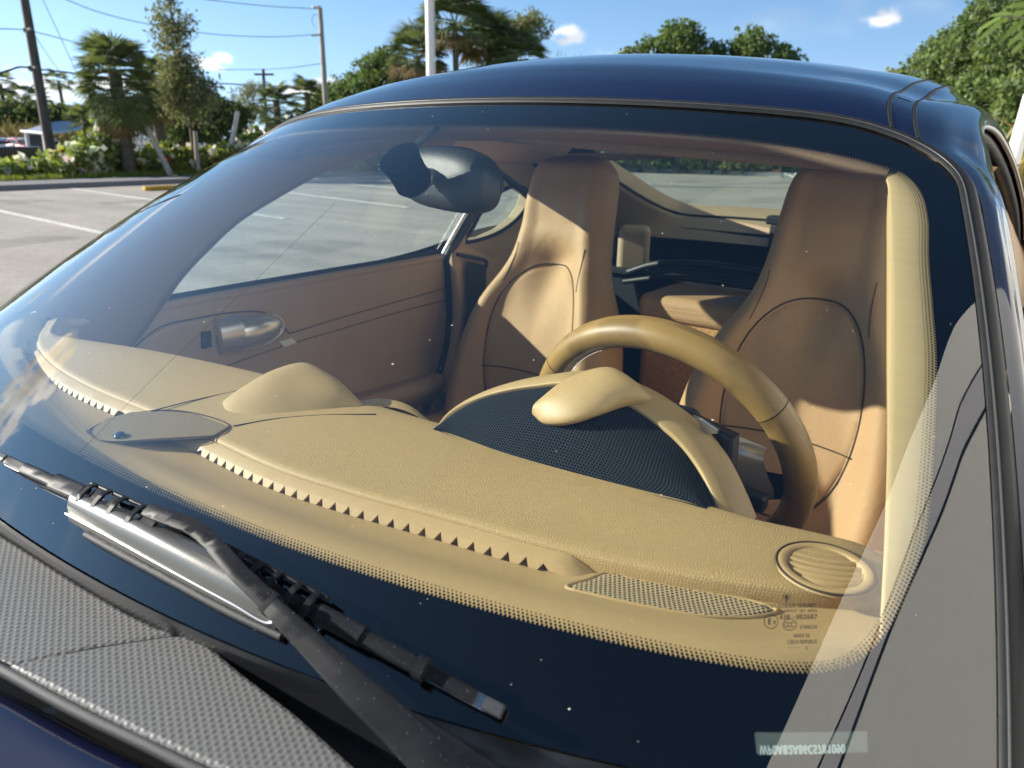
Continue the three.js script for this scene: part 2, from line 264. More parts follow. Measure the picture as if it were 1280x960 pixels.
{ // rubber seal round the glass, open at the cowl
  const A = outerHalf.slice(NB - 1), both = [...A, ...A.slice(0, -1).reverse().map(([x, v]) => [-x, v])];
  const c = both.map(([x, v]) => S(x, v)), prof = [[-0.003, 0.0005], [-0.001, 0.004], [0.0035, 0.0045], [0.009, 0.0042], [0.0145, 0.001], [0.017, -0.006]];
  const rows = prof.map(([o, h]) => c.map((p, i) => { const t = c[Math.min(c.length - 1, i + 1)].clone().sub(c[Math.max(0, i - 1)]).normalize(), n = SN(...both[i]), w = t.clone().cross(n).normalize(); return p.clone().addScaledVector(w, o).addScaledVector(n, h); }));
  obj('windscreen_seal', sheet(rows), M.rubber, windscreen);
  const lip = c.map((p, i) => { const t = c[Math.min(c.length - 1, i + 1)].clone().sub(c[Math.max(0, i - 1)]).normalize(), n = SN(...both[i]), w = t.clone().cross(n).normalize(); return p.clone().addScaledVector(w, 0.0005).addScaledVector(n, 0.0045); });
  obj('seal_lip', tube(lip.filter((_, i) => i % 3 === 0), 0.0008, 300, false, 6), mat('sealLip', { color: lin(0.06, 0.06, 0.06), roughness: 0.35 }), windscreen);
}
// print on the glass: maker's marks at the driver's corner and the number plate behind the notch in the band
function decal(name, a, b, c, d, off, m, k = 10) { // corners in (x, v): top left, top right, bottom right, bottom left
  const rows = Array.from({ length: k + 1 }, (_, i) => Array.from({ length: k + 1 }, (_, j) => { const u = j / k, w = i / k, e = (q) => lerp(lerp(a[q], b[q], u), lerp(d[q], c[q], u), w); return S(e(0), e(1), off); }));
  const g = sheet(rows), uv = []; for (let i = 0; i <= k; i++) for (let j = 0; j <= k; j++) uv.push(j / k, 1 - i / k);
  g.setAttribute('uv', new THREE.Float32BufferAttribute(uv, 2));
  return obj(name, g, m, windscreen);
}
function canvasTex(w, h, f) { const c = document.createElement('canvas'); c.width = w; c.height = h; const x = c.getContext('2d'); x.clearRect(0, 0, w, h); f(x, w, h); const t = new THREE.CanvasTexture(c); t.colorSpace = THREE.SRGBColorSpace; t.magFilter = THREE.LinearFilter; return t; }
{
  const t = canvasTex(1024, 1024, (c) => {
    c.fillStyle = c.strokeStyle = '#0c0906'; c.textAlign = 'right'; c.textBaseline = 'middle';
    const put = (s, x, y, px, wd) => { c.font = 'bold ' + px + 'px sans-serif'; c.fillText(s, x, y, wd); };
    c.beginPath(); c.moveTo(400, 30); c.lineTo(520, 30); c.lineTo(462, 150); c.closePath(); c.lineWidth = 10; c.stroke();
    c.beginPath(); c.moveTo(440, 30); c.lineTo(488, 30); c.lineTo(462, 140); c.closePath(); c.fill(); c.fillRect(425, 60, 74, 16);
    put('SAINT-GOBAIN SEKURIT', 960, 212, 94, 900); c.textAlign = 'left'; put('II', 175, 296, 66); c.textAlign = 'right';
    put('DOT617  AS1  M452', 975, 296, 62, 640); put('43R - 002687', 985, 398, 112, 640);
    c.lineWidth = 13; c.beginPath(); c.arc(205, 470, 116, 0, 7); c.stroke(); c.textAlign = 'center'; put('E', 180, 472, 140); put('8', 264, 488, 84);
    c.beginPath(); c.ellipse(520, 525, 112, 92, 0, 0, 7); c.stroke(); c.lineWidth = 12; for (const q of [-55, 0, 55]) { c.beginPath(); c.arc(525 + q, 525, 36, 0.9, 5.4); c.stroke(); }
    c.textAlign = 'right'; put('E 000234', 985, 568, 80, 290); put('MADE IN', 860, 708, 80, 270); put('CZECH REPUBLIC', 1000, 808, 88, 520);
    for (let i = 0; i < 5; i++) { c.beginPath(); c.arc(520 + i * 42, 898, 8, 0, 7); c.fill(); } put('2', 828, 905, 70);
  });
  decal('glass_print', [.648, .162], [.678, .172], [.689, .115], [.661, .106], -0.0012, mat('print', { map: t, transparent: true, roughness: 0.6 }));
  const vin = canvasTex(1024, 256, (c, w, h) => {
    c.fillStyle = 'rgba(150,165,158,0.32)'; c.fillRect(0, 18, w, h - 36);
    for (let i = 0; i < 46; i++) { c.clearRect(i * 24, 8, 10, 18); c.clearRect(i * 24 + 6, h - 30, 12, 20); }
    c.save(); c.translate(30, 190); c.scale(1, -1); c.fillStyle = 'rgba(215,232,230,0.7)'; c.font = 'bold 118px sans-serif'; c.textBaseline = 'middle'; c.fillText('WP0AB2A86CS781090', 0, 0, 790); c.restore();
  });
  decal('number_plate_strip', [.673, .045], [.723, .059], [.727, .039], [.679, .025], -0.0018, mat('vin', { map: vin, transparent: true, roughness: 0.5 }));
  // dust specks and one long hairline across the outside of the glass
  const n = 210, m = new THREE.InstancedMesh(new THREE.IcosahedronGeometry(1, 0), mat('dust', { color: lin(0.7, 0.66, 0.58), roughness: 1 }), n); m.name = 'dust_specks'; windscreen.add(m); tag(m, null, null, null, 'stuff');
  for (let i = 0; i < n; i++) { const v = 0.015 + 0.96 * rnd() ** 1.8, x = rr(-0.95, 0.98) * edgeX(v), r = 0.00022 + 0.0005 * rnd() ** 4; m.setMatrixAt(i, new THREE.Matrix4().makeScale(r * rr(1, 2), r * 0.5, r * rr(1, 2)).setPosition(S(x, v, 0.0003))); }
  obj('hairline_scratch', tube([[.062, 1.108, -.464], [.085, 1.045, -.347], [.097, .977, -.23], [.106, .916, -.132]], 0.00013, 60, false, 5), M.seamDark, windscreen);
}

// ---------------------------------------------------------------- body shell
const vTop = (x) => { x = Math.abs(x); const r = 0.1316, w1 = halfW(0.95) ; if (x <= edgeX(1)) return 1; let a = 0.5, b = 1; for (let i = 0; i < 40; i++) { const m = (a + b) / 2; if (edgeX(m) > x) a = m; else b = m; } return a; };
const roofRise = (d) => cr([[-0.1, -0.05, 0], [0, 0, 0], [0.12, 0.051, 0], [0.28, 0.079, 0], [0.47, 0.091, 0], [0.8, 0.088, 0], [1.1, 0.055, 0]], 200) && interp([[0, 0], [0.03, 0.0145], [0.06, 0.028], [0.12, 0.050], [0.2, 0.067], [0.28, 0.079], [0.38, 0.087], [0.47, 0.091], [0.62, 0.092], [0.8, 0.086], [0.95, 0.073], [1.1, 0.055]], d);
function roofPt(x, d) {
  x *= 1 - (0.052 * (1 - Math.exp(-d / 0.06)) + 0.03 * sstep(0.0, 0.5, d)) * sstep(0.25, 0.57, Math.abs(x));
  const v = vTop(x), f = S(x, v), n = SN(x, v), t = S(x, v + 0.002).sub(S(x, v)).normalize();
  const p = f.addScaledVector(t, 0.0165).addScaledVector(n, 0.0005), fade = sstep(0, 0.22, d);
  const zBack = -0.737, pull = sstep(0.3, 1.0, d);
  return new THREE.Vector3(x * (1 - 0.10 * sstep(0.4, 1.1, d)), p.y + roofRise(d) - 0.029 * (x / 0.55) ** 2 * fade, lerp(p.z, zBack, pull) - d);
}
const ds = Array.from({ length: 37 }, (_, i) => 1.1 * (i / 36) ** 1.5);
const roofSheet = (x0, x1, n) => sheet(ds.map((d) => Array.from({ length: n }, (_, j) => roofPt(lerp(x0, x1, j / (n - 1)), d))));
obj('roof_panel', roofSheet(-0.5695, 0.5695, 71), M.paint, car);
for (const s of [-1, 1]) {
  const strip = obj('roof_strip', sheet(ds.map((d) => Array.from({ length: 6 }, (_, j) => { const q = roofPt(lerp(0.5745, 0.598, j / 5), d); q.x *= s; return q; }))), M.paint, car);
  for (const x of [0.572, 0.6005]) obj('drip_seam', tube(ds.filter((_, i) => i % 2 === 0).map((d) => { const q = roofPt(x, d); q.x *= s; q.y -= 0.0008; return q; }), 0.0024, 60, false, 6), M.rubber, strip);
  const cov = [[0.578, 0.10], [0.594, 0.10], [0.594, 0.16], [0.578, 0.16]].map(([x, d]) => { const q = roofPt(x, d); q.x *= s; return q; });
  obj('rack_cover', slab(cov.map((p) => { p.y -= 0.0015; return p; }), 0.0022, { bevel: 0.0007, smooth: false }), M.paint, strip);
  // side frame: seal edge -> crest -> window line
  const A = outerHalf.slice(NB - 1, NB + NS + 4), seal = A.map(([x, v], i) => { const t = S(...A[Math.min(A.length - 1, i + 1)]).sub(S(...A[Math.max(0, i - 1)])).normalize(), n = SN(x, v), w = t.clone().cross(n).normalize(); return S(x, v).addScaledVector(w, 0.0165).addScaledVector(n, -0.0005); });
  const cut = seal.filter((p) => !(p.x < 0.601 && p.y > 1.1));
  const edge = ds.map((d) => roofPt(0.603, d));
  const rail = [...cut.filter((_, i) => i % 6 === 0), ...edge.filter((_, i) => i % 4 === 0)];
  const winLine = [[0.83, 0.845, -0.36], [0.80, 0.89, -0.46], [0.765, 0.955, -0.56], [0.735, 1.02, -0.67], [0.712, 1.068, -0.755], [0.692, 1.104, -0.83], [0.674, 1.135, -0.895], [0.650, 1.174, -0.975], [0.630, 1.199, -1.06], [0.627, 1.204, -1.17], [0.628, 1.197, -1.29], [0.635, 1.170, -1.43], [0.645, 1.137, -1.52], [0.66, 1.06, -1.70], [0.67, 0.95, -1.9]];
  const crest = [[0.825, 0.86, -0.30], [0.79, 0.925, -0.43], [0.755, 1.0, -0.545], [0.722, 1.07, -0.655], [0.690, 1.125, -0.76], [0.655, 1.172, -0.87], [0.627, 1.203, -0.98], [0.615, 1.222, -1.10], [0.61, 1.226, -1.22], [0.612, 1.207, -1.38], [0.62, 1.165, -1.55], [0.63, 1.10, -1.75], [0.64, 0.99, -1.99]];
  const nC = 90, L0 = cr(rail, nC), L2 = cr(crest, nC), L4 = cr(winLine, nC);
  const outw = (p) => p;
  L2.forEach((p, i) => p.lerp(L0[i].clone().lerp(L4[i], 0.5).add(new THREE.Vector3(0.007, 0.002, 0)), sstep(-1.12, -0.92, L4[i].z)));
  const L1 = L0.map((p, i) => p.clone().lerp(L2[i], 0.5).add(new THREE.Vector3(0.003, 0.0015, 0))), L3 = L2.map((p, i) => p.clone().lerp(L4[i], 0.5).add(new THREE.Vector3(0.004, 0.001, 0)));
  const L5 = L4.map((p) => p.clone().add(new THREE.Vector3(-0.02, -0.004, 0)));
  let g = sheet(Array.from({ length: 22 }, (_, i) => L0.map((_, j) => new THREE.CatmullRomCurve3([L0[j], L1[j], L2[j], L3[j], L4[j]], false, 'centripetal').getPoint(i / 21))));
  obj('side_frame', s > 0 ? g : mirrorX(g), M.paint, car);
  const fr = [0, 1].map((k) => L4.map((p) => p.clone().add(new THREE.Vector3(0.001 - 0.02 * k, -0.001 - 0.006 * k, -0.004 * k))));
  g = join(tube(L4.filter((_, i) => i % 5 === 0).map((p) => p.clone().add(new THREE.Vector3(-0.003, -0.003, 0))), 0.004, 120, false, 8));
  obj('window_trim', s > 0 ? g : mirrorX(g), M.satinMetal, car);
  g = join(tube(L4.filter((_, i) => i > 46 && i % 4 === 0).map((p) => p.clone().add(new THREE.Vector3(-0.020, -0.012, 0))), 0.011, 120, false, 10));
  obj('door_weatherstrip', s > 0 ? g : mirrorX(g), M.blackPlastic, car);
  // outer door, wing, rear quarter
  const zs = [2.0, 1.7, 1.3, 0.9, 0.5, 0.1, -0.25, -0.6, -1.0, -1.4, -1.8, -2.2, -2.6, -2.9];
  const top = [[0.55, 0.55], [0.68, 0.66], [0.76, 0.74], [0.80, 0.785], [0.81, 0.805], [0.815, 0.82], [0.822, 0.838], [0.80, 0.843], [0.795, 0.845], [0.80, 0.86], [0.83, 0.90], [0.83, 0.885], [0.76, 0.84], [0.62, 0.76]];
  const mid = [[0.62, 0.46], [0.78, 0.56], [0.86, 0.62], [0.885, 0.66], [0.885, 0.66], [0.87, 0.66], [0.865, 0.66], [0.865, 0.66], [0.87, 0.67], [0.89, 0.70], [0.905, 0.72], [0.90, 0.72], [0.84, 0.68], [0.68, 0.62]];
  const low = [[0.6, 0.25], [0.80, 0.28], [0.87, 0.30], [0.88, 0.30], [0.875, 0.25], [0.87, 0.23], [0.87, 0.22], [0.87, 0.22], [0.87, 0.23], [0.885, 0.25], [0.90, 0.3], [0.89, 0.3], [0.84, 0.32], [0.66, 0.34]];
  const row = (t) => zs.map((z, i) => [t[i][0], t[i][1], z]);
  g = loft([row(top), row(mid), row(low)], 80, 18);
  obj('body_side', s > 0 ? g : mirrorX(g), M.paint, car);
  for (const z of [0.48, -1.97]) {
    const w = new THREE.Group(); w.name = numbered('wheel'); w.position.set(s * 0.83, 0.325, z); car.add(w);
    const tp = [[0.20, -0.1], [0.29, -0.115], [0.322, -0.1], [0.325, 0], [0.322, 0.1], [0.29, 0.115], [0.20, 0.1]].map(([r, y]) => new THREE.Vector2(r, y));
    obj('tyre', new THREE.LatheGeometry(tp, 48).rotateZ(Math.PI / 2), M.rubber, w);
    const sp = []; for (let k = 0; k < 5; k++) sp.push(at(box(0.02, 0.2, 0.06), s * 0.07, 0.11, 0).applyMatrix4(new THREE.Matrix4().makeRotationX(k * Math.PI * 0.4)));
    obj('rim', join(sp, new THREE.TorusGeometry(0.225, 0.012, 8, 48).rotateY(Math.PI / 2).translate(s * 0.085, 0, 0), new THREE.CylinderGeometry(0.04, 0.04, 0.04, 24).rotateZ(Math.PI / 2).translate(s * 0.07, 0, 0)), M.satinMetal, w);
  }
  // door mirror on the sill
  if (s < 0) continue;
  const dm = obj('door_mirror', new THREE.SphereGeometry(1, 32, 20).applyMatrix4(new THREE.Matrix4().makeScale(0.105, 0.065, 0.07)).translate(s * 0.955, 0.93, -0.56), M.paint, car);
  obj('mirror_foot', tube([[s * 0.80, 0.855, -0.52], [s * 0.84, 0.885, -0.53], [s * 0.90, 0.91, -0.55]], 0.018, 12), M.blackPlastic, dm);
}
// nose and tail
const hoodRows = [[-0.62, 2.05], [-0.3, 2.2], [0, 2.24], [0.3, 2.2], [0.62, 2.05]];
obj('hood', loft([
  [[-0.80, 0.80, -0.02], [-0.5, 0.835, 0.06], [-0.25, 0.842, 0.09], [0, 0.845, 0.10], [0.25, 0.842, 0.09], [0.5, 0.835, 0.06], [0.80, 0.80, -0.02]],
  [[-0.81, 0.80, 0.5], [-0.5, 0.80, 0.5], [-0.25, 0.795, 0.5], [0, 0.795, 0.5], [0.25, 0.795, 0.5], [0.5, 0.80, 0.5], [0.81, 0.80, 0.5]],
  [[-0.76, 0.735, 1.3], [-0.5, 0.70, 1.3], [-0.25, 0.69, 1.3], [0, 0.69, 1.3], [0.25, 0.69, 1.3], [0.5, 0.70, 1.3], [0.76, 0.735, 1.3]],
  [[-0.55, 0.55, 2.0], [-0.4, 0.52, 2.1], [-0.2, 0.50, 2.16], [0, 0.50, 2.18], [0.2, 0.50, 2.16], [0.4, 0.52, 2.1], [0.55, 0.55, 2.0]]], 41, 40), M.paint, car);
obj('front_bumper', loft([[[-0.62, 0.55, 2.0], [-0.4, 0.52, 2.11], [0, 0.50, 2.185], [0.4, 0.52, 2.11], [0.62, 0.55, 2.0]], [[-0.62, 0.4, 2.06], [-0.4, 0.38, 2.18], [0, 0.37, 2.25], [0.4, 0.38, 2.18], [0.62, 0.4, 2.06]], [[-0.6, 0.2, 2.0], [-0.4, 0.2, 2.1], [0, 0.2, 2.18], [0.4, 0.2, 2.1], [0.6, 0.2, 2.0]]], 30, 12), M.paint, car);
obj('rear_bumper', loft([[[-0.64, 0.78, -2.85], [-0.35, 0.80, -2.97], [0, 0.80, -3.0], [0.35, 0.80, -2.97], [0.64, 0.78, -2.85]], [[-0.7, 0.55, -2.88], [-0.35, 0.55, -3.02], [0, 0.55, -3.05], [0.35, 0.55, -3.02], [0.7, 0.55, -2.88]], [[-0.66, 0.3, -2.86], [-0.35, 0.28, -2.96], [0, 0.28, -3.0], [0.35, 0.28, -2.96], [0.66, 0.3, -2.86]]], 30, 12), M.paint, car);
obj('rear_deck', loft([[[-0.6, 0.915, -2.42], [-0.3, 0.93, -2.46], [0, 0.935, -2.47], [0.3, 0.93, -2.46], [0.6, 0.915, -2.42]], [[-0.65, 0.87, -2.6], [-0.3, 0.89, -2.65], [0, 0.895, -2.67], [0.3, 0.89, -2.65], [0.65, 0.87, -2.6]], [[-0.64, 0.78, -2.85], [-0.35, 0.80, -2.97], [0, 0.80, -3.0], [0.35, 0.80, -2.97], [0.64, 0.78, -2.85]]], 30, 14), M.paint, car);
for (const s of [-1, 1]) { const q = loft([[[0.60, 0.915, -2.42], [0.55, 1.0, -2.2], [0.53, 1.14, -1.9], [0.522, 1.24, -1.82]].map(([x, y, z]) => [x * 0.9, y, z]), [[0.64, 0.90, -2.42], [0.60, 0.99, -2.2], [0.57, 1.13, -1.9], [0.53, 1.24, -1.82]], [[0.74, 0.87, -2.42], [0.68, 0.90, -2.12], [0.66, 1.02, -1.86], [0.59, 1.19, -1.7]], [[0.80, 0.86, -2.42], [0.80, 0.87, -2.1], [0.76, 0.92, -1.95], [0.68, 0.99, -1.85]]], 20, 14); obj('rear_quarter', s > 0 ? q : mirrorX(q), M.paint, car); }
{ const g = loft([[[-0.49, 1.245, -1.83], [-0.2, 1.285, -1.84], [0, 1.29, -1.84], [0.2, 1.285, -1.84], [0.49, 1.245, -1.83]], [[-0.5, 1.12, -2.05], [-0.2, 1.15, -2.08], [0, 1.155, -2.09], [0.2, 1.15, -2.08], [0.5, 1.12, -2.05]], [[-0.52, 0.93, -2.41], [-0.2, 0.94, -2.45], [0, 0.945, -2.46], [0.2, 0.94, -2.45], [0.52, 0.93, -2.41]]], 30, 16); obj('rear_window', g, M.rearGlass, car); }
obj('underfloor', box(1.66, 0.05, 4.7, 0.02).translate(0, 0.2, -0.45), M.blackPlastic, car);

// ---------------------------------------------------------------- scuttle between hood and windscreen
const H = 0.845;
{
  // rubber strip along the foot of the glass, down to the covers
  const foot = cr([[-0.74, 0.83, -0.30], [-0.45, 0.846, -0.09], [-0.2, 0.849, -0.035], [-.024, .849, -.06], [.075, .849, -.068], [.136, .849, -.074], [.213, .849, -.081], [.272, .849, -.088], [.329, .848, -.098], [.395, .846, -.113], [.466, .845, -.129], [.526, .844, -.144], [.588, .842, -.17], [0.76, 0.835, -0.30]], 90);
  const up = foot.map((p) => S(p.x, -0.003, 0.0008));
  const mix = (t, h) => up.map((p, k) => p.clone().lerp(foot[k], t).add(new THREE.Vector3(0, h, 0)));
  obj('scuttle_seal', sheet([mix(0, -0.004), mix(0, 0.0012), mix(0.3, 0.0012), mix(0.7, 0.0008), mix(0.95, 0), mix(1, -0.003), mix(1.05, -0.02)], { crease: 0.9 }), M.scuttleRubber, windscreen);
  // plastic tray below it
  obj('scuttle_tray', loft([[[-0.8, 0.80, -0.5], [-0.45, 0.832, -0.20], [0, 0.838, -0.12], [0.45, 0.832, -0.20], [0.8, 0.80, -0.5]], [[-0.8, 0.79, -0.06], [-0.45, 0.815, 0.05], [0, 0.822, 0.11], [0.45, 0.815, 0.05], [0.8, 0.79, -0.06]]], 40, 6), M.glossBlack, car);
  // two perforated covers with rounded lips
  const cover = (name, outline, lift) => {
    const g = slab(outline.map((p) => [p[0], p[1] + lift, p[2]]), 0.008, { bevel: 0.003, smooth: false });
    const P = g.attributes.position, uv = []; for (let i = 0; i < P.count; i++) uv.push(P.getX(i) * 0.8 - P.getZ(i) * 0.6, P.getX(i) * 0.6 + P.getZ(i) * 0.8);
    g.setAttribute('uv', new THREE.Float32BufferAttribute(uv, 2));
    return obj(name, g, M.cowlMesh, car);
  };
  const left = [[-.024, .849, -.06], [.075, .849, -.068], [.136, .849, -.074], [.213, .849, -.081], [.272, .849, -.088], [.306, .848, -.094], [.326, .847, -.102], [.318, .847, -.091], [.291, .847, -.057], [.266, .847, -.014], [.229, .847, -.001]];
  const right = [[.271, .847, -.013], [.281, .847, -.031], [.299, .847, -.059], [.324, .847, -.093], [.336, .847, -.103], [.352, .847, -.105], [.392, .847, -.104], [.451, .847, -.105], [.498, .847, -.103], [.545, .847, -.101], [.516, .847, -.072], [.433, .847, -.05], [.395, .847, -.04], [.351, .847, -.03], [.31, .847, -.021]];
  cover('scuttle_cover', left, -0.004); cover('scuttle_cover', right, 0);
  obj('cover_lip', tube([[.228, .849, -.002], [.272, .849, -.012], [.312, .849, -.02], [.353, .849, -.029], [.397, .849, -.04], [.435, .849, -.049], [.518, .849, -.071]], 0.0042, 60), M.blackPlastic, car);
  obj('hood_corner', loft([
    [[.198, .826, .004], [.258, .826, -.011], [.341, .826, -.03], [.386, .826, -.041], [.426, .826, -.051], [.511, .826, -.074]],
    [[.223, .838, .008], [.279, .838, -.006], [.356, .838, -.023], [.4, .838, -.034], [.439, .838, -.044], [.522, .838, -.067]],
    [[.238, .841, .011], [.288, .841, 0], [.357, .841, -.015], [.403, .841, -.027], [.445, .841, -.037], [.523, .841, -.057]],
    [[.338, .835, .039], [.364, .835, .025], [.405, .835, .004], [.437, .835, -.01], [.472, .835, -.022], [.536, .835, -.047]]], 40, 16), M.paint, car);
}

// ---------------------------------------------------------------- windscreen wiper
{
  const wiper = new THREE.Group(); wiper.name = numbered('windscreen_wiper'); car.add(wiper);
  const path = cr([[.038, .052], [.171, .061], [.264, .063], [.346, .058], [.428, .046], [.499, .031], [.553, .016]].map(([x, v]) => [x, v, 0]), 120), a = [path[0].x, path[0].y], b = [path[119].x, path[119].y];
  const bx = (t) => { const k = clamp(t, -0.05, 1.05) * 119, i = clamp(Math.floor(k), 0, 118), f = k - i; return [lerp(path[i].x, path[i + 1].x, f), lerp(path[i].y, path[i + 1].y, f)]; };
  const tOf = (g) => { let i = 1; while (i < 119 && path[i].x < g[0]) i++; return (i - 1 + (g[0] - path[i - 1].x) / (path[i].x - path[i - 1].x)) / 119; };
  const bladeFrame = (t, off) => { const q = bx(t), n = SN(...q), p = S(q[0], q[1], off), d = S(...bx(t + 0.01)).sub(S(...bx(t - 0.01))).normalize(); return { p, n, d, s: n.clone().cross(d).normalize() }; }; // s points up the glass
  const bar = (t0, t1, w, h, off, side = 0, k = 5, taper = 1) => {
    const n = Math.max(3, Math.round((t1 - t0) * 60)), rows = [], ring = 16;
    for (let i = 0; i <= n; i++) { const f = bladeFrame(lerp(t0, t1, i / n), off), ww = w * lerp(1, taper, i / n); rows.push(Array.from({ length: ring + 1 }, (_, j) => { const an = j / ring * 2 * Math.PI, c = Math.cos(an), s2 = Math.sin(an), e = (x) => Math.sign(x) * Math.abs(x) ** 0.45; return f.p.clone().addScaledVector(f.s, side + ww / 2 * e(c)).addScaledVector(f.n, h / 2 * e(s2) + h / 2); })); }
    const c0 = rows[0].map(() => rows[0].reduce((q, p) => q.add(p), new THREE.Vector3()).divideScalar(ring + 1)), c1 = rows[n].map(() => rows[n].reduce((q, p) => q.add(p), new THREE.Vector3()).divideScalar(ring + 1));
    return toCreasedNormals(sheet([c0, ...rows, c1]), 0.7);
  };
  const blade = obj('wiper_blade', bar(0.0, 1.0, 0.0035, 0.007, 0.0005), M.rubber, wiper);
  obj('blade_rail', bar(0.012, 0.985, 0.0085, 0.0022, 0.0062), M.satinMetal, blade);
  obj('blade_spine', join(bar(0.02, 0.16, 0.0085, 0.0045, 0.0085), bar(0.46, 0.97, 0.0085, 0.0045, 0.0085)), M.wiperBlack, blade);
  const T = (g) => tOf(g);
  const c1 = T([.082, .054]), c2 = T([.136, .057]), c3 = T([.177, .059]), c4 = T([.267, .064]), c5 = T([.428, .045]), c6 = T([.501, .03]), c7 = T([.544, .017]);
  obj('blade_cover', bar(c1, c2, 0.0100, 0.006, 0.0085), M.wiperBlack, blade);
  obj('blade_cover', bar(c2, c3, 0.0150, 0.0085, 0.0085), M.wiperBlack, blade);
  obj('blade_cover', bar(c5, T([.462, .038]), 0.0125, 0.009, 0.008), M.wiperBlack, blade);
  obj('blade_cover', bar(T([.462, .038]), c6, 0.0105, 0.0075, 0.008), M.wiperBlack, blade);
  obj('blade_clip', bar(c7, 1.004, 0.0080, 0.008, 0.005), M.greyPlastic, blade);
  obj('blade_clip', bar(-0.012, 0.012, 0.0075, 0.008, 0.005), M.greyPlastic, blade);
  obj('blade_clip', bar(c6, c6 + 0.012, 0.014, 0.0105, 0.008), M.wiperBlack, blade);
  // open bracket: two side rails and arched ribs
  for (const s of [-1, 1]) { obj('bracket_rail', bar(c3, c4 + 0.04, 0.003, 0.005, 0.010, s * 0.0105), M.wiperBlack, wiper); obj('bracket_rail', bar(T([.334, .064]), c5, 0.003, 0.005, 0.010, s * 0.0105), M.wiperBlack, wiper); }
  const rib = (t, w) => { const g = []; const n = 12; const rows = []; for (const q of [-w / 2, w / 2]) { rows.push(Array.from({ length: n + 1 }, (_, j) => { const f = bladeFrame(t + q, 0.0095), an = Math.PI * j / n; return f.p.addScaledVector(f.s, -0.0125 * Math.cos(an)).addScaledVector(f.n, 0.010 * Math.sin(an) ** 0.7); })); } for (const q of [w / 2, -w / 2]) { rows.push(Array.from({ length: n + 1 }, (_, j) => { const f = bladeFrame(t + q, 0.0095), an = Math.PI * j / n; return f.p.addScaledVector(f.s, -0.0103 * Math.cos(an)).addScaledVector(f.n, 0.0085 * Math.sin(an) ** 0.7); })); } rows.push(rows[0].map((p) => p.clone())); return toCreasedNormals(sheet(rows), 0.6); };
  for (const px of [[.184, .061], [.204, .062], [.224, .062], [.247, .062], [.354, .056], [.371, .053], [.388, .051], [.406, .049], [.421, .046]]) obj('bracket_rib', rib(T(px), 0.0085), M.wiperBlack, wiper);
  for (const [p, q] of [[[.189, .061], [.201, .062]], [[.213, .062], [.22, .062]], [[.252, .063], [.269, .063]]]) obj('bracket_plate', bar(T(p), T(q), 0.018, 0.003, 0.013), M.wiperBlack, wiper);
  // arm: over the bracket, bent down to the joint, then the wide lower arm
  const armBar = (pts, w, h, w1 = w) => {
    const c = cr(pts, 40), rows = [], ring = 16;
    c.forEach((p, i) => { const d = c[Math.min(39, i + 1)].clone().sub(c[Math.max(0, i - 1)]).normalize(), n = new THREE.Vector3(0.22, 0.82, 0.5).projectOnPlane(d).normalize(), s = n.clone().cross(d), ww = lerp(w, w1, i / 39); rows.push(Array.from({ length: ring + 1 }, (_, j) => { const an = j / ring * 2 * Math.PI, e = (x) => Math.sign(x) * Math.abs(x) ** 0.2; return p.clone().addScaledVector(s, ww / 2 * e(Math.cos(an))).addScaledVector(n, h / 2 * e(Math.sin(an))); })); });
    const cap = (r) => r.map(() => r.reduce((q, p) => q.add(p), new THREE.Vector3()).divideScalar(r.length));
    return toCreasedNormals(sheet([cap(rows[0]), ...rows, cap(rows[39])]), 0.7);
  };
  const arm = obj('wiper_arm', armBar([[.262, .92, -.118], [.288, .921, -.121], [.31, .921, -.125], [.33, .919, -.126], [.375, .911, -.122], [.411, .903, -.122]], 0.0110, 0.0045, 0.0125), M.wiperBlack, wiper);
  obj('lower_arm', armBar([[.409, .904, -.121], [.423, .902, -.12], [.449, .896, -.12], [.489, .888, -.119], [.527, .879, -.12], [.562, .87, -.12], [.603, .859, -.121]], 0.0120, 0.009, 0.0265), M.wiperBlack, arm);
  obj('arm_joint', armBar([[.409, .905, -.121], [.413, .904, -.121]], 0.0150, 0.009), M.wiperBlack, arm);
  // bright air deflector plate under the blade
  const defl = loft([
    [[.173, .89, -.093], [.237, .888, -.098], [.303, .885, -.107], [.367, .881, -.117], [.405, .878, -.125]],
    [[.174, .896, -.093], [.238, .894, -.099], [.305, .891, -.107], [.369, .886, -.117], [.407, .884, -.124]],
    [[.176, .899, -.093], [.239, .897, -.099], [.305, .894, -.107], [.37, .89, -.117], [.406, .887, -.125]],
    [[.177, .907, -.094], [.238, .906, -.101], [.304, .904, -.11], [.369, .899, -.119], [.41, .894, -.125]],
    [[.174, .912, -.099], [.234, .912, -.107], [.299, .909, -.115], [.363, .905, -.125], [.405, .899, -.129]],
    [[.167, .91, -.106], [.223, .91, -.114], [.29, .908, -.123], [.355, .904, -.133], [.397, .898, -.136]]], 40, 24);
  const plate = obj('wind_deflector', defl, M.deflectorMetal, wiper);
  obj('deflector_rim', tube([[.175, .897, -.092], [.239, .896, -.099], [.306, .893, -.107], [.37, .888, -.117], [.403, .885, -.123], [.407, .888, -.126]], 0.0013, 60, false, 8), M.satinMetal, plate);
  obj('deflector_lip', tube([[.205, .889, -.093], [.25, .888, -.098], [.305, .885, -.106], [.37, .881, -.116], [.412, .878, -.125]], 0.003, 60, false, 8), M.blackPlastic, plate);
}

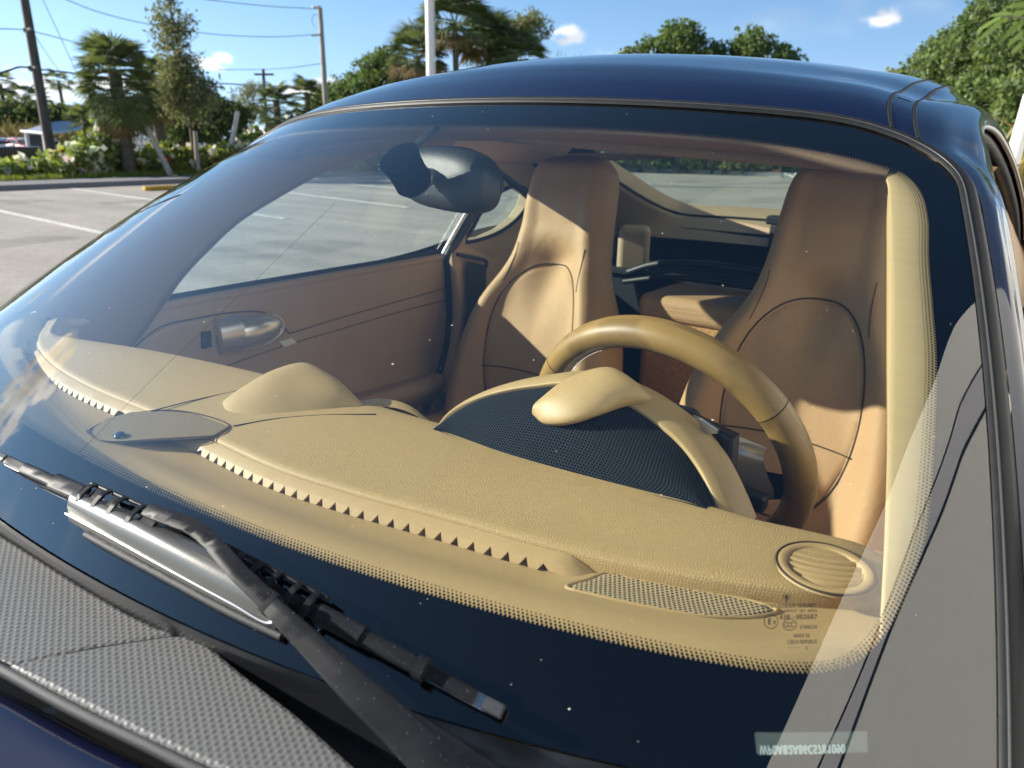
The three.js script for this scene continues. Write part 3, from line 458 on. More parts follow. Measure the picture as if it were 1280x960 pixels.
// ================================================================ CABIN
// ---------------------------------------------------------------- dashboard
const LIP = [[-0.72, -0.40], [-0.66, -0.375], [-0.542, -0.319], [-0.40, -0.287], [-0.25, -0.276], [-0.08, -0.282], [0.053, -0.285], [0.173, -0.287], [0.276, -0.302], [0.371, -0.322], [0.478, -0.344], [0.571, -0.372], [0.649, -0.408], [0.70, -0.44], [0.75, -0.47]];
const REAR = [[-0.72, -0.43], [-0.60, -0.36], [-0.542, -0.345], [-0.45, -0.372], [-0.358, -0.401], [-0.103, -0.448], [0.083, -0.464], [0.198, -0.471], [0.4, -0.49], [0.579, -0.487], [0.623, -0.496], [0.676, -0.505], [0.75, -0.50]];
const FRONT = [[-0.75, -0.40], [-0.701, -0.345], [-0.60, -0.285], [-0.508, -0.252], [-0.358, -0.210], [-0.2, -0.17], [-0.05, -0.165], [0.082, -0.175], [0.358, -0.212], [0.508, -0.250], [0.611, -0.285], [0.657, -0.306], [0.701, -0.345], [0.75, -0.40]];
const smoothTab = (t) => { const c = cr(t.map(([x, z]) => [x, 0, z]), 240); return (x) => { let i = 1; while (i < c.length - 1 && c[i].x < x) i++; return lerp(c[i - 1].z, c[i].z, clamp((x - c[i - 1].x) / (c[i].x - c[i - 1].x + 1e-9), 0, 1)); }; };
const lipZ = smoothTab(LIP), rearZ = smoothTab(REAR), frontZ = smoothTab(FRONT);
const PAD = 0.866, SHELF = 0.852;
const ventAt = (x) => (x > 0.045 && x < 0.482 ? sstep(0.045, 0.06, x) * sstep(0.482, 0.466, x) : 0) + (x > -0.47 && x < -0.115 ? sstep(-0.47, -0.42, x) * sstep(-0.115, -0.12, x) : 0);
const xs = Array.from({ length: 181 }, (_, i) => lerp(-0.72, 0.72, i / 180));
const dash = obj('dashboard', (() => {
  const edge = (x) => sstep(0.735, 0.66, Math.abs(x));           // ends curl down
  const P = (x, z, y) => new THREE.Vector3(x, y - 0.02 * (1 - edge(x)), z);
  // padded top: lip, pad, rear edge and the face falling to the knees
  const pad = sheet([[0.0052, -0.018], [0.0045, -0.010], [0.0042, -0.003], [0.0015, 0.0], [-0.004, 0.0015], [-0.012, 0.0015]].map(([dz, dy]) => xs.map((x) => P(x, lipZ(x) + dz * (rearZ(x) < lipZ(x) - 0.03 ? 1 : 0.4), PAD + dy)))
    .concat([0.2, 0.4, 0.6, 0.8, 0.92].map((t) => xs.map((x) => P(x, lerp(lipZ(x) - 0.012, Math.min(rearZ(x), lipZ(x) - 0.02), t), PAD + 0.0015 + 0.003 * Math.sin(t * Math.PI)))))
    .concat([[0, -0.001], [-0.006, -0.005], [-0.010, -0.014], [-0.012, -0.04], [-0.0, -0.16], [0.05, -0.4]].map(([dz, dy]) => xs.map((x) => P(x, Math.min(rearZ(x), lipZ(x) - 0.02) + dz, PAD + dy)))));
  return pad;
})(), M.dashLeather, car);
const SH = [[0.10, 0.79], [0.035, 0.858], [0.012, 0.868], [-0.002, 0.8725], [-0.014, 0.873], [-0.030, 0.869]];
const flg = (x) => 1 - sstep(0.485, 0.52, Math.abs(x));
const shelfEnd = (x) => Math.min(frontZ(x) - 0.032, lipZ(x) + lerp(0.0035, 0.0225, flg(x)));
function shelfY(x, z) { const t = clamp((frontZ(x) - 0.03 - z) / Math.max(0.003, frontZ(x) - 0.03 - shelfEnd(x)), 0, 1); return z > frontZ(x) - 0.03 ? interp(SH.map(([d, y]) => [-d, y]), frontZ(x) * -1 * 0 + (frontZ(x) - z)) : interp([[0, 0.869], [0.35, 0.860], [0.7, 0.8545], [1, SHELF]], t); }
obj('defroster_shelf', sheet(SH.map(([dz, y]) => xs.map((x) => new THREE.Vector3(x, y, frontZ(x) + dz)))
  .concat([0.2, 0.4, 0.6, 0.8, 1].map((t) => xs.map((x) => { const z = lerp(frontZ(x) - 0.03, shelfEnd(x), t); return new THREE.Vector3(x, shelfY(x, z), z); })))
  .concat([0.001, 0.003].map((d) => xs.map((x) => new THREE.Vector3(x, SHELF - d * (0.02 + ventAt(x)), shelfEnd(x) - 0.0003)))), { crease: 0.9 }), M.dashPlastic, dash);
obj('vent_trough', sheet([[0.0222, -0.0012], [0.0165, -0.0016], [0.0125, 0.001], [0.0105, 0.006]].map(([dz, dy]) => xs.map((x) => new THREE.Vector3(x, SHELF - 0.001 + dy * Math.max(0.05, ventAt(x)), lipZ(x) + dz)))), M.dashPlastic, dash);
// flange between the vent and the padded lip; its edge carries the teeth
obj('vent_flange', sheet([[0.0215, 0.0], [0.0175, 0.0062], [0.0165, 0.0071], [0.0078, 0.0100], [0.0062, 0.0110], [0.0050, 0.0102], [0.0044, 0.005]].map(([dz, dy], k) => xs.map((x) => { const w = k ? 1 : 1 - Math.min(1, ventAt(x) * 3); return new THREE.Vector3(x, SHELF - 0.004 * (1 - flg(x)) + flg(x) * (k ? dy : lerp(0.0058, 0, w)), lipZ(x) + (k ? dz : lerp(0.0172, 0.0215, w))); })), { crease: 0.7 }), M.dashPlastic, dash);
{
  const tooth = (x, w, tip) => { // tongue reaching from the flange to the shelf, narrower at the shelf
    const z = (q, d) => lipZ(q) + d, y0 = SHELF - 0.0004, y1 = SHELF + 0.0063, a = [x - w / 2, y1, z(x - w / 2, 0.0176)], b = [x + w / 2, y1, z(x + w / 2, 0.0176)], c = [x - tip / 2, y0, z(x - tip / 2, 0.0217)], d = [x + tip / 2, y0, z(x + tip / 2, 0.0217)], g = new THREE.BufferGeometry(), dn = (p) => [p[0], p[1] - 0.001, p[2] - 0.003];
    const [A, B, C, D] = [a, b, c, d].map(dn), P = [a, c, d, a, d, b, A, C, c, A, c, a, B, b, d, B, d, D, C, D, d, C, d, c];
    g.setAttribute('position', new THREE.Float32BufferAttribute(P.flat(), 3)); g.setAttribute('uv', new THREE.Float32BufferAttribute(P.map((p) => [p[0], p[2]]).flat(), 2)); g.computeVertexNormals(); return g;
  };
  for (let x = 0.062; x < 0.472; x += 0.0162) obj('vent_tooth', tooth(x, 0.0161, 0.0078), M.dashPlastic, dash);
  for (let x = -0.44; x < -0.125; x += 0.0175) obj('vent_tooth', tooth(x, 0.0174, 0.0085), M.dashPlastic, dash);
}
{ // perforated speaker covers at both ends of the shelf
  const o = [[.512, .859, -.307], [.515, .859, -.332], [.52, .859, -.351], [.54, .859, -.364], [.588, .859, -.378], [.622, .859, -.386], [.639, .859, -.385], [.632, .859, -.367], [.618, .859, -.35], [.601, .859, -.336], [.565, .859, -.32], [.533, .859, -.31]];
  const uvFlat = (g) => { const P = g.attributes.position, uv = []; for (let i = 0; i < P.count; i++) uv.push(P.getX(i), P.getZ(i)); g.setAttribute('uv', new THREE.Float32BufferAttribute(uv, 2)); return g; };
  const c = V(o.reduce((a, p) => [a[0] + p[0] / 12, 0, a[2] + p[2] / 12], [0, 0, 0])), grow = (k, y) => cr(o.map(([x, , z]) => [c.x + (x - c.x) * k, 0, Math.max(c.z + (z - c.z) * k, lipZ(c.x + (x - c.x) * k) + 0.0055 - 0.001 * k)]).map(([a, , b]) => [a, shelfY(a, b) + y - SHELF, b]), 100, true);
  const rim = tube(grow(1.04, SHELF + 0.0006).filter((_, i) => i % 2 === 0), 0.0016, 100, true, 6);
  const m2 = (q) => { const k = mirrorX(q); k.translate(0.02, 0, 0.02); return k; };
  const lay = (k, h) => { const r = grow(k, SHELF + h); r.push(r[0].clone()); return r; }, g = uvFlat(sheet([lay(0.03, 0.0016), lay(0.25, 0.0016), lay(0.5, 0.0016), lay(0.75, 0.0016), lay(0.93, 0.0016), lay(1, 0.0008), lay(1.01, -0.002)]));
  for (const s of [1, -1]) { const p = obj('speaker_cover', s > 0 ? g : m2(g), M.speakerMesh, dash); obj('speaker_rim', s > 0 ? rim : m2(rim), M.dashPlastic, dash); }
}
{ // round demister at the driver's end: ring, well, curved slats
  const c = new THREE.Vector3(...[.658, .869, -.44]), ax = new THREE.Vector3(...[.689, .869, -.458]).sub(c).length();
  const grp = (g) => g.translate(c.x, c.y, c.z), sx = 1.0;
  const lathe = new THREE.LatheGeometry([[0.0, -0.022], [0.78, -0.02], [0.80, 0.0005], [0.84, 0.0025], [0.97, 0.0030], [1.03, 0.0015], [1.06, -0.001]].map(([r, y]) => new THREE.Vector2(r * ax * 0.95, y)), 64);
  obj('round_vent', grp(lathe), M.dashPlastic, dash);
  obj('vent_gap', grp(new THREE.TorusGeometry(ax * 1.0, 0.0009, 6, 64).rotateX(Math.PI / 2).translate(0, 0.0018, 0)), M.seamDark, dash);
  const R0 = ax * 0.95 * 0.785;
  for (let k = 0; k < 6; k++) {
    const off = (k - 2.5) / 3 * R0 * 0.88, dir = new THREE.Vector3(0.93, 0, -0.36), side = new THREE.Vector3(0.36, 0, 0.93), w = Math.sqrt(Math.max(0, R0 * R0 - off * off)) * 0.985;
    const rows = [[0, 0.0015], [0.25, 0.0012], [0.5, -0.002], [0.75, -0.0065], [1, -0.012]].map(([t, y]) => Array.from({ length: 21 }, (_, j) => { const u = (j / 20 * 2 - 1); const bow = 0.004 * (1 - u * u); const p = dir.clone().multiplyScalar(u * w).addScaledVector(side, off + bow - 0.0045 + t * 0.0085); const r = Math.hypot(p.x, p.z); if (r > R0) { p.x *= R0 / r; p.z *= R0 / r; } p.y = y; return p; }));
    obj('vent_slat', grp(sheet(rows)), M.dashPlastic, dash);
  }
}
{ // cloth-covered panel with the sun sensor in the middle of the shelf
  const o = [[-.066, .863, -.199], [-.094, .863, -.232], [-.091, .864, -.26], [-.068, .867, -.283], [-.026, .868, -.304], [.045, .868, -.307], [.055, .866, -.283], [.014, .864, -.242], [-.024, .863, -.199]];
  const topY = (x, z) => { const l = lipZ(x); return z < l + 0.004 ? PAD + 0.0015 : z > l + 0.0225 ? shelfY(x, z) : lerp(PAD + 0.0015, SHELF, (z - l - 0.004) / 0.0185); };
  const flat = o.map(([x, y, z]) => [x, Math.max(y, topY(x, z)) + 0.0004, z]);
  const panel = obj('centre_panel', slab(flat.map(([x, y, z]) => [x, y - 0.003, z]), 0.0042, { bevel: 0.001, smooth: false }), M.panelCloth, dash);
  obj('panel_seam', tube([...flat, flat[0]].map(([x, y, z]) => [x, y + 0.0004, z]), 0.0009, 120, false, 6), M.seamDark, dash);
  obj('panel_seam', tube([[-.007, .868, -.193], [-.003, .87, -.18], [.011, .872, -.163]], 0.0007, 16, false, 6), M.seamDark, dash);
  const q = V([-.027, .868, -.218]);
  obj('sun_sensor', new THREE.SphereGeometry(0.0085, 24, 14, 0, Math.PI * 2, 0, Math.PI / 2).applyMatrix4(new THREE.Matrix4().makeScale(1.15, 0.62, 0.8)).rotateY(-0.2).translate(q.x, q.y - 0.001, q.z), mat('sensorLens', { color: lin(0.02, 0.03, 0.035), roughness: 0.08, clearcoat: 1 }), panel);
  obj('pad_seam', tube([[-.071, .869, -.275], [-.065, .87, -.322], [-.056, .87, -.371], [-.049, .87, -.404]], 0.0008, 30, false, 6), M.seamDark, dash);
  obj('pad_seam', tube([[.047, .869, -.311], [.065, .87, -.349], [.098, .87, -.393], [.146, .87, -.437]], 0.0008, 30, false, 6), M.seamDark, dash);
}
// domed cowl in the middle of the dash
obj('centre_cowl', loft([
  [[-.036, .866, -.341], [0, .866, -.329], [.044, .866, -.342], [.081, .866, -.382], [.105, .866, -.422], [.111, .866, -.448]],
  [[-.036, .867, -.342], [-.001, .869, -.332], [.039, .869, -.347], [.074, .869, -.387], [.098, .869, -.428], [.109, .867, -.45]],
  [[-.035, .868, -.342], [-.017, .881, -.357], [.011, .89, -.377], [.04, .892, -.409], [.079, .884, -.432], [.109, .868, -.45]],
  [[-.037, .868, -.345], [-.028, .882, -.367], [-.011, .899, -.401], [.011, .904, -.434], [.05, .893, -.451], [.106, .868, -.452]],
  [[-.039, .868, -.347], [-.043, .874, -.384], [-.035, .889, -.426], [-.017, .894, -.461], [.031, .879, -.467], [.105, .867, -.454]],
  [[-.052, .862, -.357], [-.055, .862, -.393], [-.057, .862, -.442], [-.034, .862, -.479], [.026, .862, -.477], [.099, .862, -.459]]], 50, 40), M.dashPlastic, dash);
obj('centre_console', loft([
  [[.095, .862, -.442], [.11, .862, -.468], [.139, .862, -.481], [.198, .858, -.478]],
  [[.081, .862, -.459], [.093, .862, -.488], [.131, .862, -.496], [.194, .858, -.481]],
  [[-.045, .8, -.552], [-.021, .8, -.585], [.028, .8, -.595], [.105, .8, -.57]]], 24, 10), M.dashPlastic, dash);

// ---------------------------------------------------------------- instrument binnacle
{
  const bin = new THREE.Group(); bin.name = numbered('instrument_binnacle'); car.add(bin);
  const foot = [[.238, .866, -.452], [.27, .866, -.449], [.324, .866, -.446], [.402, .866, -.452], [.484, .866, -.464], [.529, .866, -.473], [.561, .866, -.476]];
  const arch = [[.224, .862, -.465], [.224, .872, -.48], [.23, .881, -.5], [.248, .892, -.515], [.282, .906, -.525], [.317, .917, -.53], [.358, .927, -.535], [.419, .923, -.535], [.462, .91, -.532], [.492, .897, -.527], [.519, .881, -.516], [.552, .859, -.49], [.566, .847, -.478]];
  const K = 60, F = cr(foot, K), A = cr(arch, K), mid = F.map((p, i) => p.clone().lerp(A[i], 0.5).add(new THREE.Vector3(0, 0.006, 0.012)));
  const low = F.map((p, i) => p.clone().add(new THREE.Vector3(0, -0.004, 0.004)));
  obj('mesh_face', sheet(Array.from({ length: 20 }, (_, i) => F.map((_, j) => new THREE.CatmullRomCurve3([low[j], F[j], mid[j], A[j]]).getPoint(i / 19)))), M.binnacleMesh, bin);
  obj('mesh_edge', tube(F.filter((_, i) => i % 4 === 0).map((p) => p.clone().add(new THREE.Vector3(0, 0.0005, 0.0025))), 0.0028, 80, false, 8), M.blackPlastic, bin);
  // hood: strip along the arch, then roof running back to the driver
  const cx = 0.40, grow = (p, k, dz, dy = 0) => { const d = new THREE.Vector3(p.x - cx, p.y - 0.80, 0), L = d.length(); return p.clone().addScaledVector(d, k / L).add(new THREE.Vector3(0, dy, dz)); };
  const h1 = A.map((p) => grow(p, 0.0035, 0.003)), h2 = A.map((p) => grow(p, 0.0065, -0.003)), h3 = A.map((p) => grow(p, 0.0085, -0.014)), h4 = A.map((p) => grow(p, 0.009, -0.042, -0.003)), h5 = A.map((p) => grow(p, 0.005, -0.060, -0.008)), h6 = A.map((p) => grow(p, -0.004, -0.062, -0.010)), h0 = A.map((p) => grow(p, -0.0015, 0.001));
  obj('binnacle_hood', sheet([h0, h1, h2, h3, h4, h5, h6].length && Array.from({ length: 28 }, (_, i) => A.map((_, j) => new THREE.CatmullRomCurve3([h0[j], h1[j], h2[j], h3[j], h4[j], h5[j], h6[j]], false, 'centripetal').getPoint(i / 27)))), M.dashPlastic, bin);
  const back = A.map((p) => grow(p, -0.008, -0.05)), bc = new THREE.Vector3(0.40, 0.85, -0.60);
  obj('gauge_panel', sheet([back, back.map((p) => p.clone().lerp(bc, 0.98))]), M.blackPlastic, bin);
  obj('cluster_housing', slab([[.436, .907, -.6], [.456, .909, -.6], [.484, .904, -.6], [.526, .895, -.6], [.527, .864, -.6], [.526, .829, -.6], [.507, .835, -.6], [.487, .876, -.6]], 0.02, { bevel: 0.004, smooth: false, up: new THREE.Vector3(0, 0, 1) }), M.blackPlastic, bin);
  obj('cluster_trim', slab([[.487, .915, -.568], [.497, .914, -.568], [.515, .907, -.568], [.514, .902, -.568], [.502, .898, -.568]], 0.004, { bevel: 0.001, smooth: false, up: new THREE.Vector3(0, 0, 1) }), M.satinMetal, bin);
  // visor: long bill over the middle of the mesh
  obj('binnacle_visor', loft([
  [[.341, .899, -.49], [.363, .898, -.482], [.394, .907, -.484], [.414, .916, -.5], [.428, .922, -.522], [.446, .927, -.539]],
  [[.342, .906, -.484], [.365, .905, -.474], [.399, .914, -.476], [.419, .923, -.493], [.431, .929, -.518], [.45, .93, -.539]],
  [[.343, .914, -.484], [.36, .926, -.486], [.389, .936, -.492], [.414, .941, -.504], [.432, .941, -.521], [.451, .932, -.54]],
  [[.342, .918, -.496], [.353, .931, -.51], [.374, .945, -.526], [.402, .954, -.534], [.428, .948, -.538], [.449, .933, -.544]],
  [[.344, .921, -.505], [.345, .928, -.535], [.365, .941, -.552], [.392, .949, -.558], [.422, .943, -.552], [.443, .933, -.545]],
  [[.346, .919, -.52], [.327, .908, -.58], [.343, .918, -.6], [.371, .927, -.602], [.402, .923, -.595], [.426, .92, -.575]]], 50, 40), M.dashPlastic, bin);
}
// ---------------------------------------------------------------- steering wheel
{
  const wheel = new THREE.Group(); wheel.name = numbered('steering_wheel'); car.add(wheel);
  wheel.position.set(0.3843, 0.7992, -0.7223); wheel.rotation.set(Math.PI / 2 - Math.PI / 2 + 0.3615, 0, 0);
  // in the wheel's own axes: x across, y up the wheel, z towards the windscreen
  const Rm = 0.1764, ring = (a0, a1, r0, n) => { const rows = []; for (let i = 0; i <= n; i++) { const a = lerp(a0, a1, i / n), thumb = Math.exp(-(((a - 0.32) / 0.2) ** 2)) + Math.exp(-(((a - Math.PI + 0.32) / 0.2) ** 2)), r = r0 * (1 + 0.16 * thumb); rows.push(Array.from({ length: 21 }, (_, j) => { const b = j / 20 * 2 * Math.PI, q = Rm + 1.0 * r * Math.cos(b) * (1 - 0.06 * Math.cos(2 * b)); return new THREE.Vector3(Math.cos(a) * q, Math.sin(a) * q, r * 1.08 * Math.sin(b)); })); } return sheet(rows); };
  const cuts = [0.62, Math.PI - 0.62, Math.PI + 0.35, 2 * Math.PI - 0.35, 2 * Math.PI + 0.62];
  for (let k = 0; k < 4; k++) obj('rim', ring(cuts[k] + 0.004, cuts[k + 1] - 0.004, 0.0198, k === 1 ? 40 : 60), M.wheelLeather, wheel);
  for (const a of cuts.slice(0, 4)) obj('rim_seam', ring(a - 0.005, a + 0.005, 0.0186, 2), M.seamDark, wheel);
  obj('rim_insert', new THREE.TorusGeometry(0.1585, 0.0022, 8, 60, 1.9).rotateZ(0.62).translate(0, 0, 0.004), M.brightMetal, wheel);
  for (const s of [-1, 1]) {
    obj('spoke', (() => { const g = loft([[[s * 0.05, 0.022, 0.030], [s * 0.09, 0.020, 0.024], [s * 0.135, 0.014, 0.010], [s * 0.165, 0.010, 0.002]], [[s * 0.05, 0.000, 0.036], [s * 0.09, 0.0, 0.031], [s * 0.135, -0.002, 0.016], [s * 0.165, -0.004, 0.006]], [[s * 0.05, -0.034, 0.034], [s * 0.09, -0.036, 0.029], [s * 0.13, -0.034, 0.014], [s * 0.16, -0.03, 0.004]], [[s * 0.05, -0.036, 0.01], [s * 0.09, -0.038, 0.006], [s * 0.13, -0.036, 0.0], [s * 0.16, -0.032, -0.004]]], 16, 14); return g; })(), M.blackPlastic, wheel);
    obj('spoke_cover', loft([[[s * 0.100, 0.054, 0.004], [s * 0.118, 0.049, 0.002], [s * 0.136, 0.041, -0.002]], [[s * 0.097, 0.053, 0.024], [s * 0.117, 0.048, 0.020], [s * 0.138, 0.040, 0.013]], [[s * 0.093, 0.028, 0.036], [s * 0.117, 0.024, 0.031], [s * 0.145, 0.017, 0.019]], [[s * 0.095, 0.004, 0.040], [s * 0.119, 0.002, 0.034], [s * 0.152, -0.004, 0.019]], [[s * 0.098, -0.022, 0.034], [s * 0.120, -0.022, 0.028], [s * 0.149, -0.024, 0.013]]], 14, 16), M.spokeMetal, wheel);
  }
  obj('hub', new THREE.SphereGeometry(1, 32, 20).applyMatrix4(new THREE.Matrix4().makeScale(0.088, 0.082, 0.036)).translate(0, -0.004, 0.004), M.blackPlastic, wheel);
  obj('hub', new THREE.CylinderGeometry(0.035, 0.045, 0.16, 24).rotateX(Math.PI / 2).translate(0, 0, 0.1), M.blackPlastic, wheel);
  // column stalks and switch block behind the wheel
  for (const s of [-1, 1]) { const st = obj('column_stalk', join(tube([[0.384 + s * 0.03, 0.80, -0.655], [0.384 + s * 0.08, 0.795, -0.66], [0.384 + s * 0.115, 0.790, -0.665]], 0.009, 14), at(box(0.045, 0.022, 0.02, 0.006), 0.384 + s * 0.135, 0.789, -0.668, 0, 0, -s * 0.06)), M.blackPlastic, car); }
  obj('column_shroud', at(new RoundedBoxGeometry(0.13, 0.075, 0.14, 4, 0.02), 0.384, 0.825, -0.64, 0.25), M.blackPlastic, car);
}

// ---------------------------------------------------------------- seats
function makeSeat() {
  const seat = new THREE.Group(); seat.name = numbered('sport_seat'); car.add(seat);
  // own axes: x across, y height above the road, depth measured from a leaning back plane
  const lean = (y) => -1.335 - (y - 0.42) * 0.335;
  const W = [[0.30, 0.235], [0.42, 0.250], [0.52, 0.254], [0.62, 0.244], [0.70, 0.224], [0.77, 0.194], [0.83, 0.160], [0.88, 0.141], [0.94, 0.130], [1.02, 0.123], [1.08, 0.116], [1.115, 0.103], [1.135, 0.082]];
  const wT = (() => { const c = cr(W.map(([y, w]) => [w, y, 0]), 200); return (y) => { let i = 1; while (i < 199 && c[i].y < y) i++; return lerp(c[i - 1].x, c[i].x, clamp((y - c[i - 1].y) / (c[i].y - c[i - 1].y + 1e-9), 0, 1)); }; })();
  const bol = (y) => 0.048 * sstep(0.90, 0.70, y) * sstep(0.25, 0.45, y) + 0.012, thick = (y) => 0.10 - 0.02 * sstep(0.85, 1.1, y);
  const front = (a, y) => { // depth of the front face above the lean plane
    const w = wT(y), u = Math.abs(a) / w, side = Math.sqrt(Math.max(0, 1 - u ** 6));
    let d = 0.045 * side + bol(y) * sstep(0.45, 0.80, u) * side + 0.012 * sstep(0.95, 1.02, y) * side;
    const scoop = Math.exp(-((a / 0.062) ** 2) - (((y - 0.868) / (y > 0.868 ? 0.042 : 0.10)) ** 2)); d -= 0.050 * scoop;
    return d;
  };
  const ys = Array.from({ length: 70 }, (_, i) => 0.30 + 0.835 * (i / 69) ** 0.92), N = 64;
  const rows = ys.map((y) => { const r = []; const w = wT(y), cap = Math.sqrt(Math.max(0, 1 - sstep(1.085, 1.137, y) ** 2 * 0.98)); for (let j = 0; j <= N; j++) { const t = j / N; let a, d; if (t <= 0.62) { const u = t / 0.62 * 2 - 1; a = w * Math.sign(u) * (1 - (1 - Math.abs(u)) ** 1.5); d = front(a, y) * cap; } else { const an = (t - 0.62) / 0.38 * Math.PI; a = w * Math.cos(an) * 1; d = -thick(y) * Math.sin(an) ** 0.6 * cap; } r.push(new THREE.Vector3(a, y + 0.335 * d * 0.9, lean(y) + d)); } return r; });
  const top = rows[rows.length - 1], c = top.reduce((q, p) => q.add(p), new THREE.Vector3()).divideScalar(top.length); c.y += 0.004; rows.push(top.map((p) => p.clone().lerp(c, 0.6).add(new THREE.Vector3(0, 0.004, 0))), top.map(() => c.clone()));
  obj('backrest', sheet(rows), M.seatLeather, seat);
  // oval insert with a cross seam and a dark groove round it
  const oc = 0.645, oh = 0.218, ow = 0.136, on = (k, e) => { const an = k * 2 * Math.PI, s = (x, p) => Math.sign(x) * Math.abs(x) ** p; return [ow * e * s(Math.cos(an), 0.85) * (1 - 0.06 * Math.max(0, Math.sin(an))), oc + oh * e * s(Math.sin(an), 0.9)]; };
  const P = (a, y, o) => { const d = front(a, y) + o; return new THREE.Vector3(a, y + 0.30 * d, lean(y) + d); };
  const ins = [0.001, 0.25, 0.5, 0.75, 0.9, 0.97, 1.0].map((e) => Array.from({ length: 65 }, (_, k) => { const [a, y] = on(k / 64, e); return P(a, y, e > 0.99 ? -0.002 : e > 0.96 ? 0.003 : 0.0065); }));
  const g = sheet(ins), G = g.attributes.position, uv = []; for (let i = 0; i < G.count; i++) uv.push(G.getX(i), G.getY(i)); g.setAttribute('uv', new THREE.Float32BufferAttribute(uv, 2));
  obj('seat_insert', g, M.seatInsert, seat);
  obj('insert_seam', tube(Array.from({ length: 48 }, (_, k) => P(...on(k / 48, 1.015), 0.0005)), 0.0022, 120, true, 6), M.seamDark, seat);
  obj('insert_seam', tube(Array.from({ length: 12 }, (_, k) => { const a = lerp(-0.135, 0.135, k / 11); return P(a, 0.575 + 0.012 * Math.cos(a * 11), 0.0068); }), 0.0018, 30, false, 6), M.seamDark, seat);
  for (const s of [-1, 1]) obj('bolster_seam', tube(Array.from({ length: 14 }, (_, k) => { const t = k / 13, y = lerp(0.80, 0.905, t); return P(s * lerp(0.128, 0.150, t) * (wT(y) / 0.165) * 0.86, y, 0.0006); }), 0.0009, 30, false, 5), M.seamDark, seat);
  // cushion
  obj('cushion', loft([0, 1, 2, 3, 4].map((k) => { const z = [-1.40, -1.25, -1.05, -0.90, -0.86][k], h = [0.40, 0.40, 0.43, 0.43, 0.36][k]; return [[-0.26, 0.2, z], [-0.265, h + 0.035, z], [-0.18, h + 0.05, z], [-0.13, h, z], [0, h, z], [0.13, h, z], [0.18, h + 0.05, z], [0.265, h + 0.035, z], [0.26, 0.2, z]]; }), 40, 16), M.seatLeather, seat);
  return seat;
}
const seatA = makeSeat(); seatA.position.x = -0.322;
const seatB = seatA.clone(); seatB.name = numbered('sport_seat'); seatB.position.x = 0.358; car.add(seatB);

// ---------------------------------------------------------------- passenger side wall: door trim, pillars, side glass
const sideX = (y) => -0.70 + 0.3226 * (y - 0.86);
// a slab in the (z, y) plane of the cabin side, following its tumblehome
function sideSlab(outline, t, off, { holes = [], smooth = false, n = 60, bevel = 0.003 } = {}) {
  const to = (p) => new THREE.Vector2(p[2], p[1]), o = smooth ? cr(outline, n, true).map((p) => [p.x, p.y, p.z]) : outline;
  const s = new THREE.Shape(o.map(to)); for (const h of holes) s.holes.push(new THREE.Path(h.map(to)));
  const g = new THREE.ExtrudeGeometry(s, { depth: Math.max(1e-4, t - 2 * bevel), bevelEnabled: bevel > 0, bevelThickness: bevel, bevelSize: bevel, bevelOffset: -bevel, bevelSegments: 3, curveSegments: 8 });
  const P = g.attributes.position; for (let i = 0; i < P.count; i++) { const z = P.getX(i), y = P.getY(i), d = P.getZ(i) + bevel; P.setXYZ(i, (y > 0.86 ? sideX(y) : -0.70 + 0.01 * (0.86 - y)) + off - t + d, y, z); }
  g.computeVertexNormals(); return g;
}
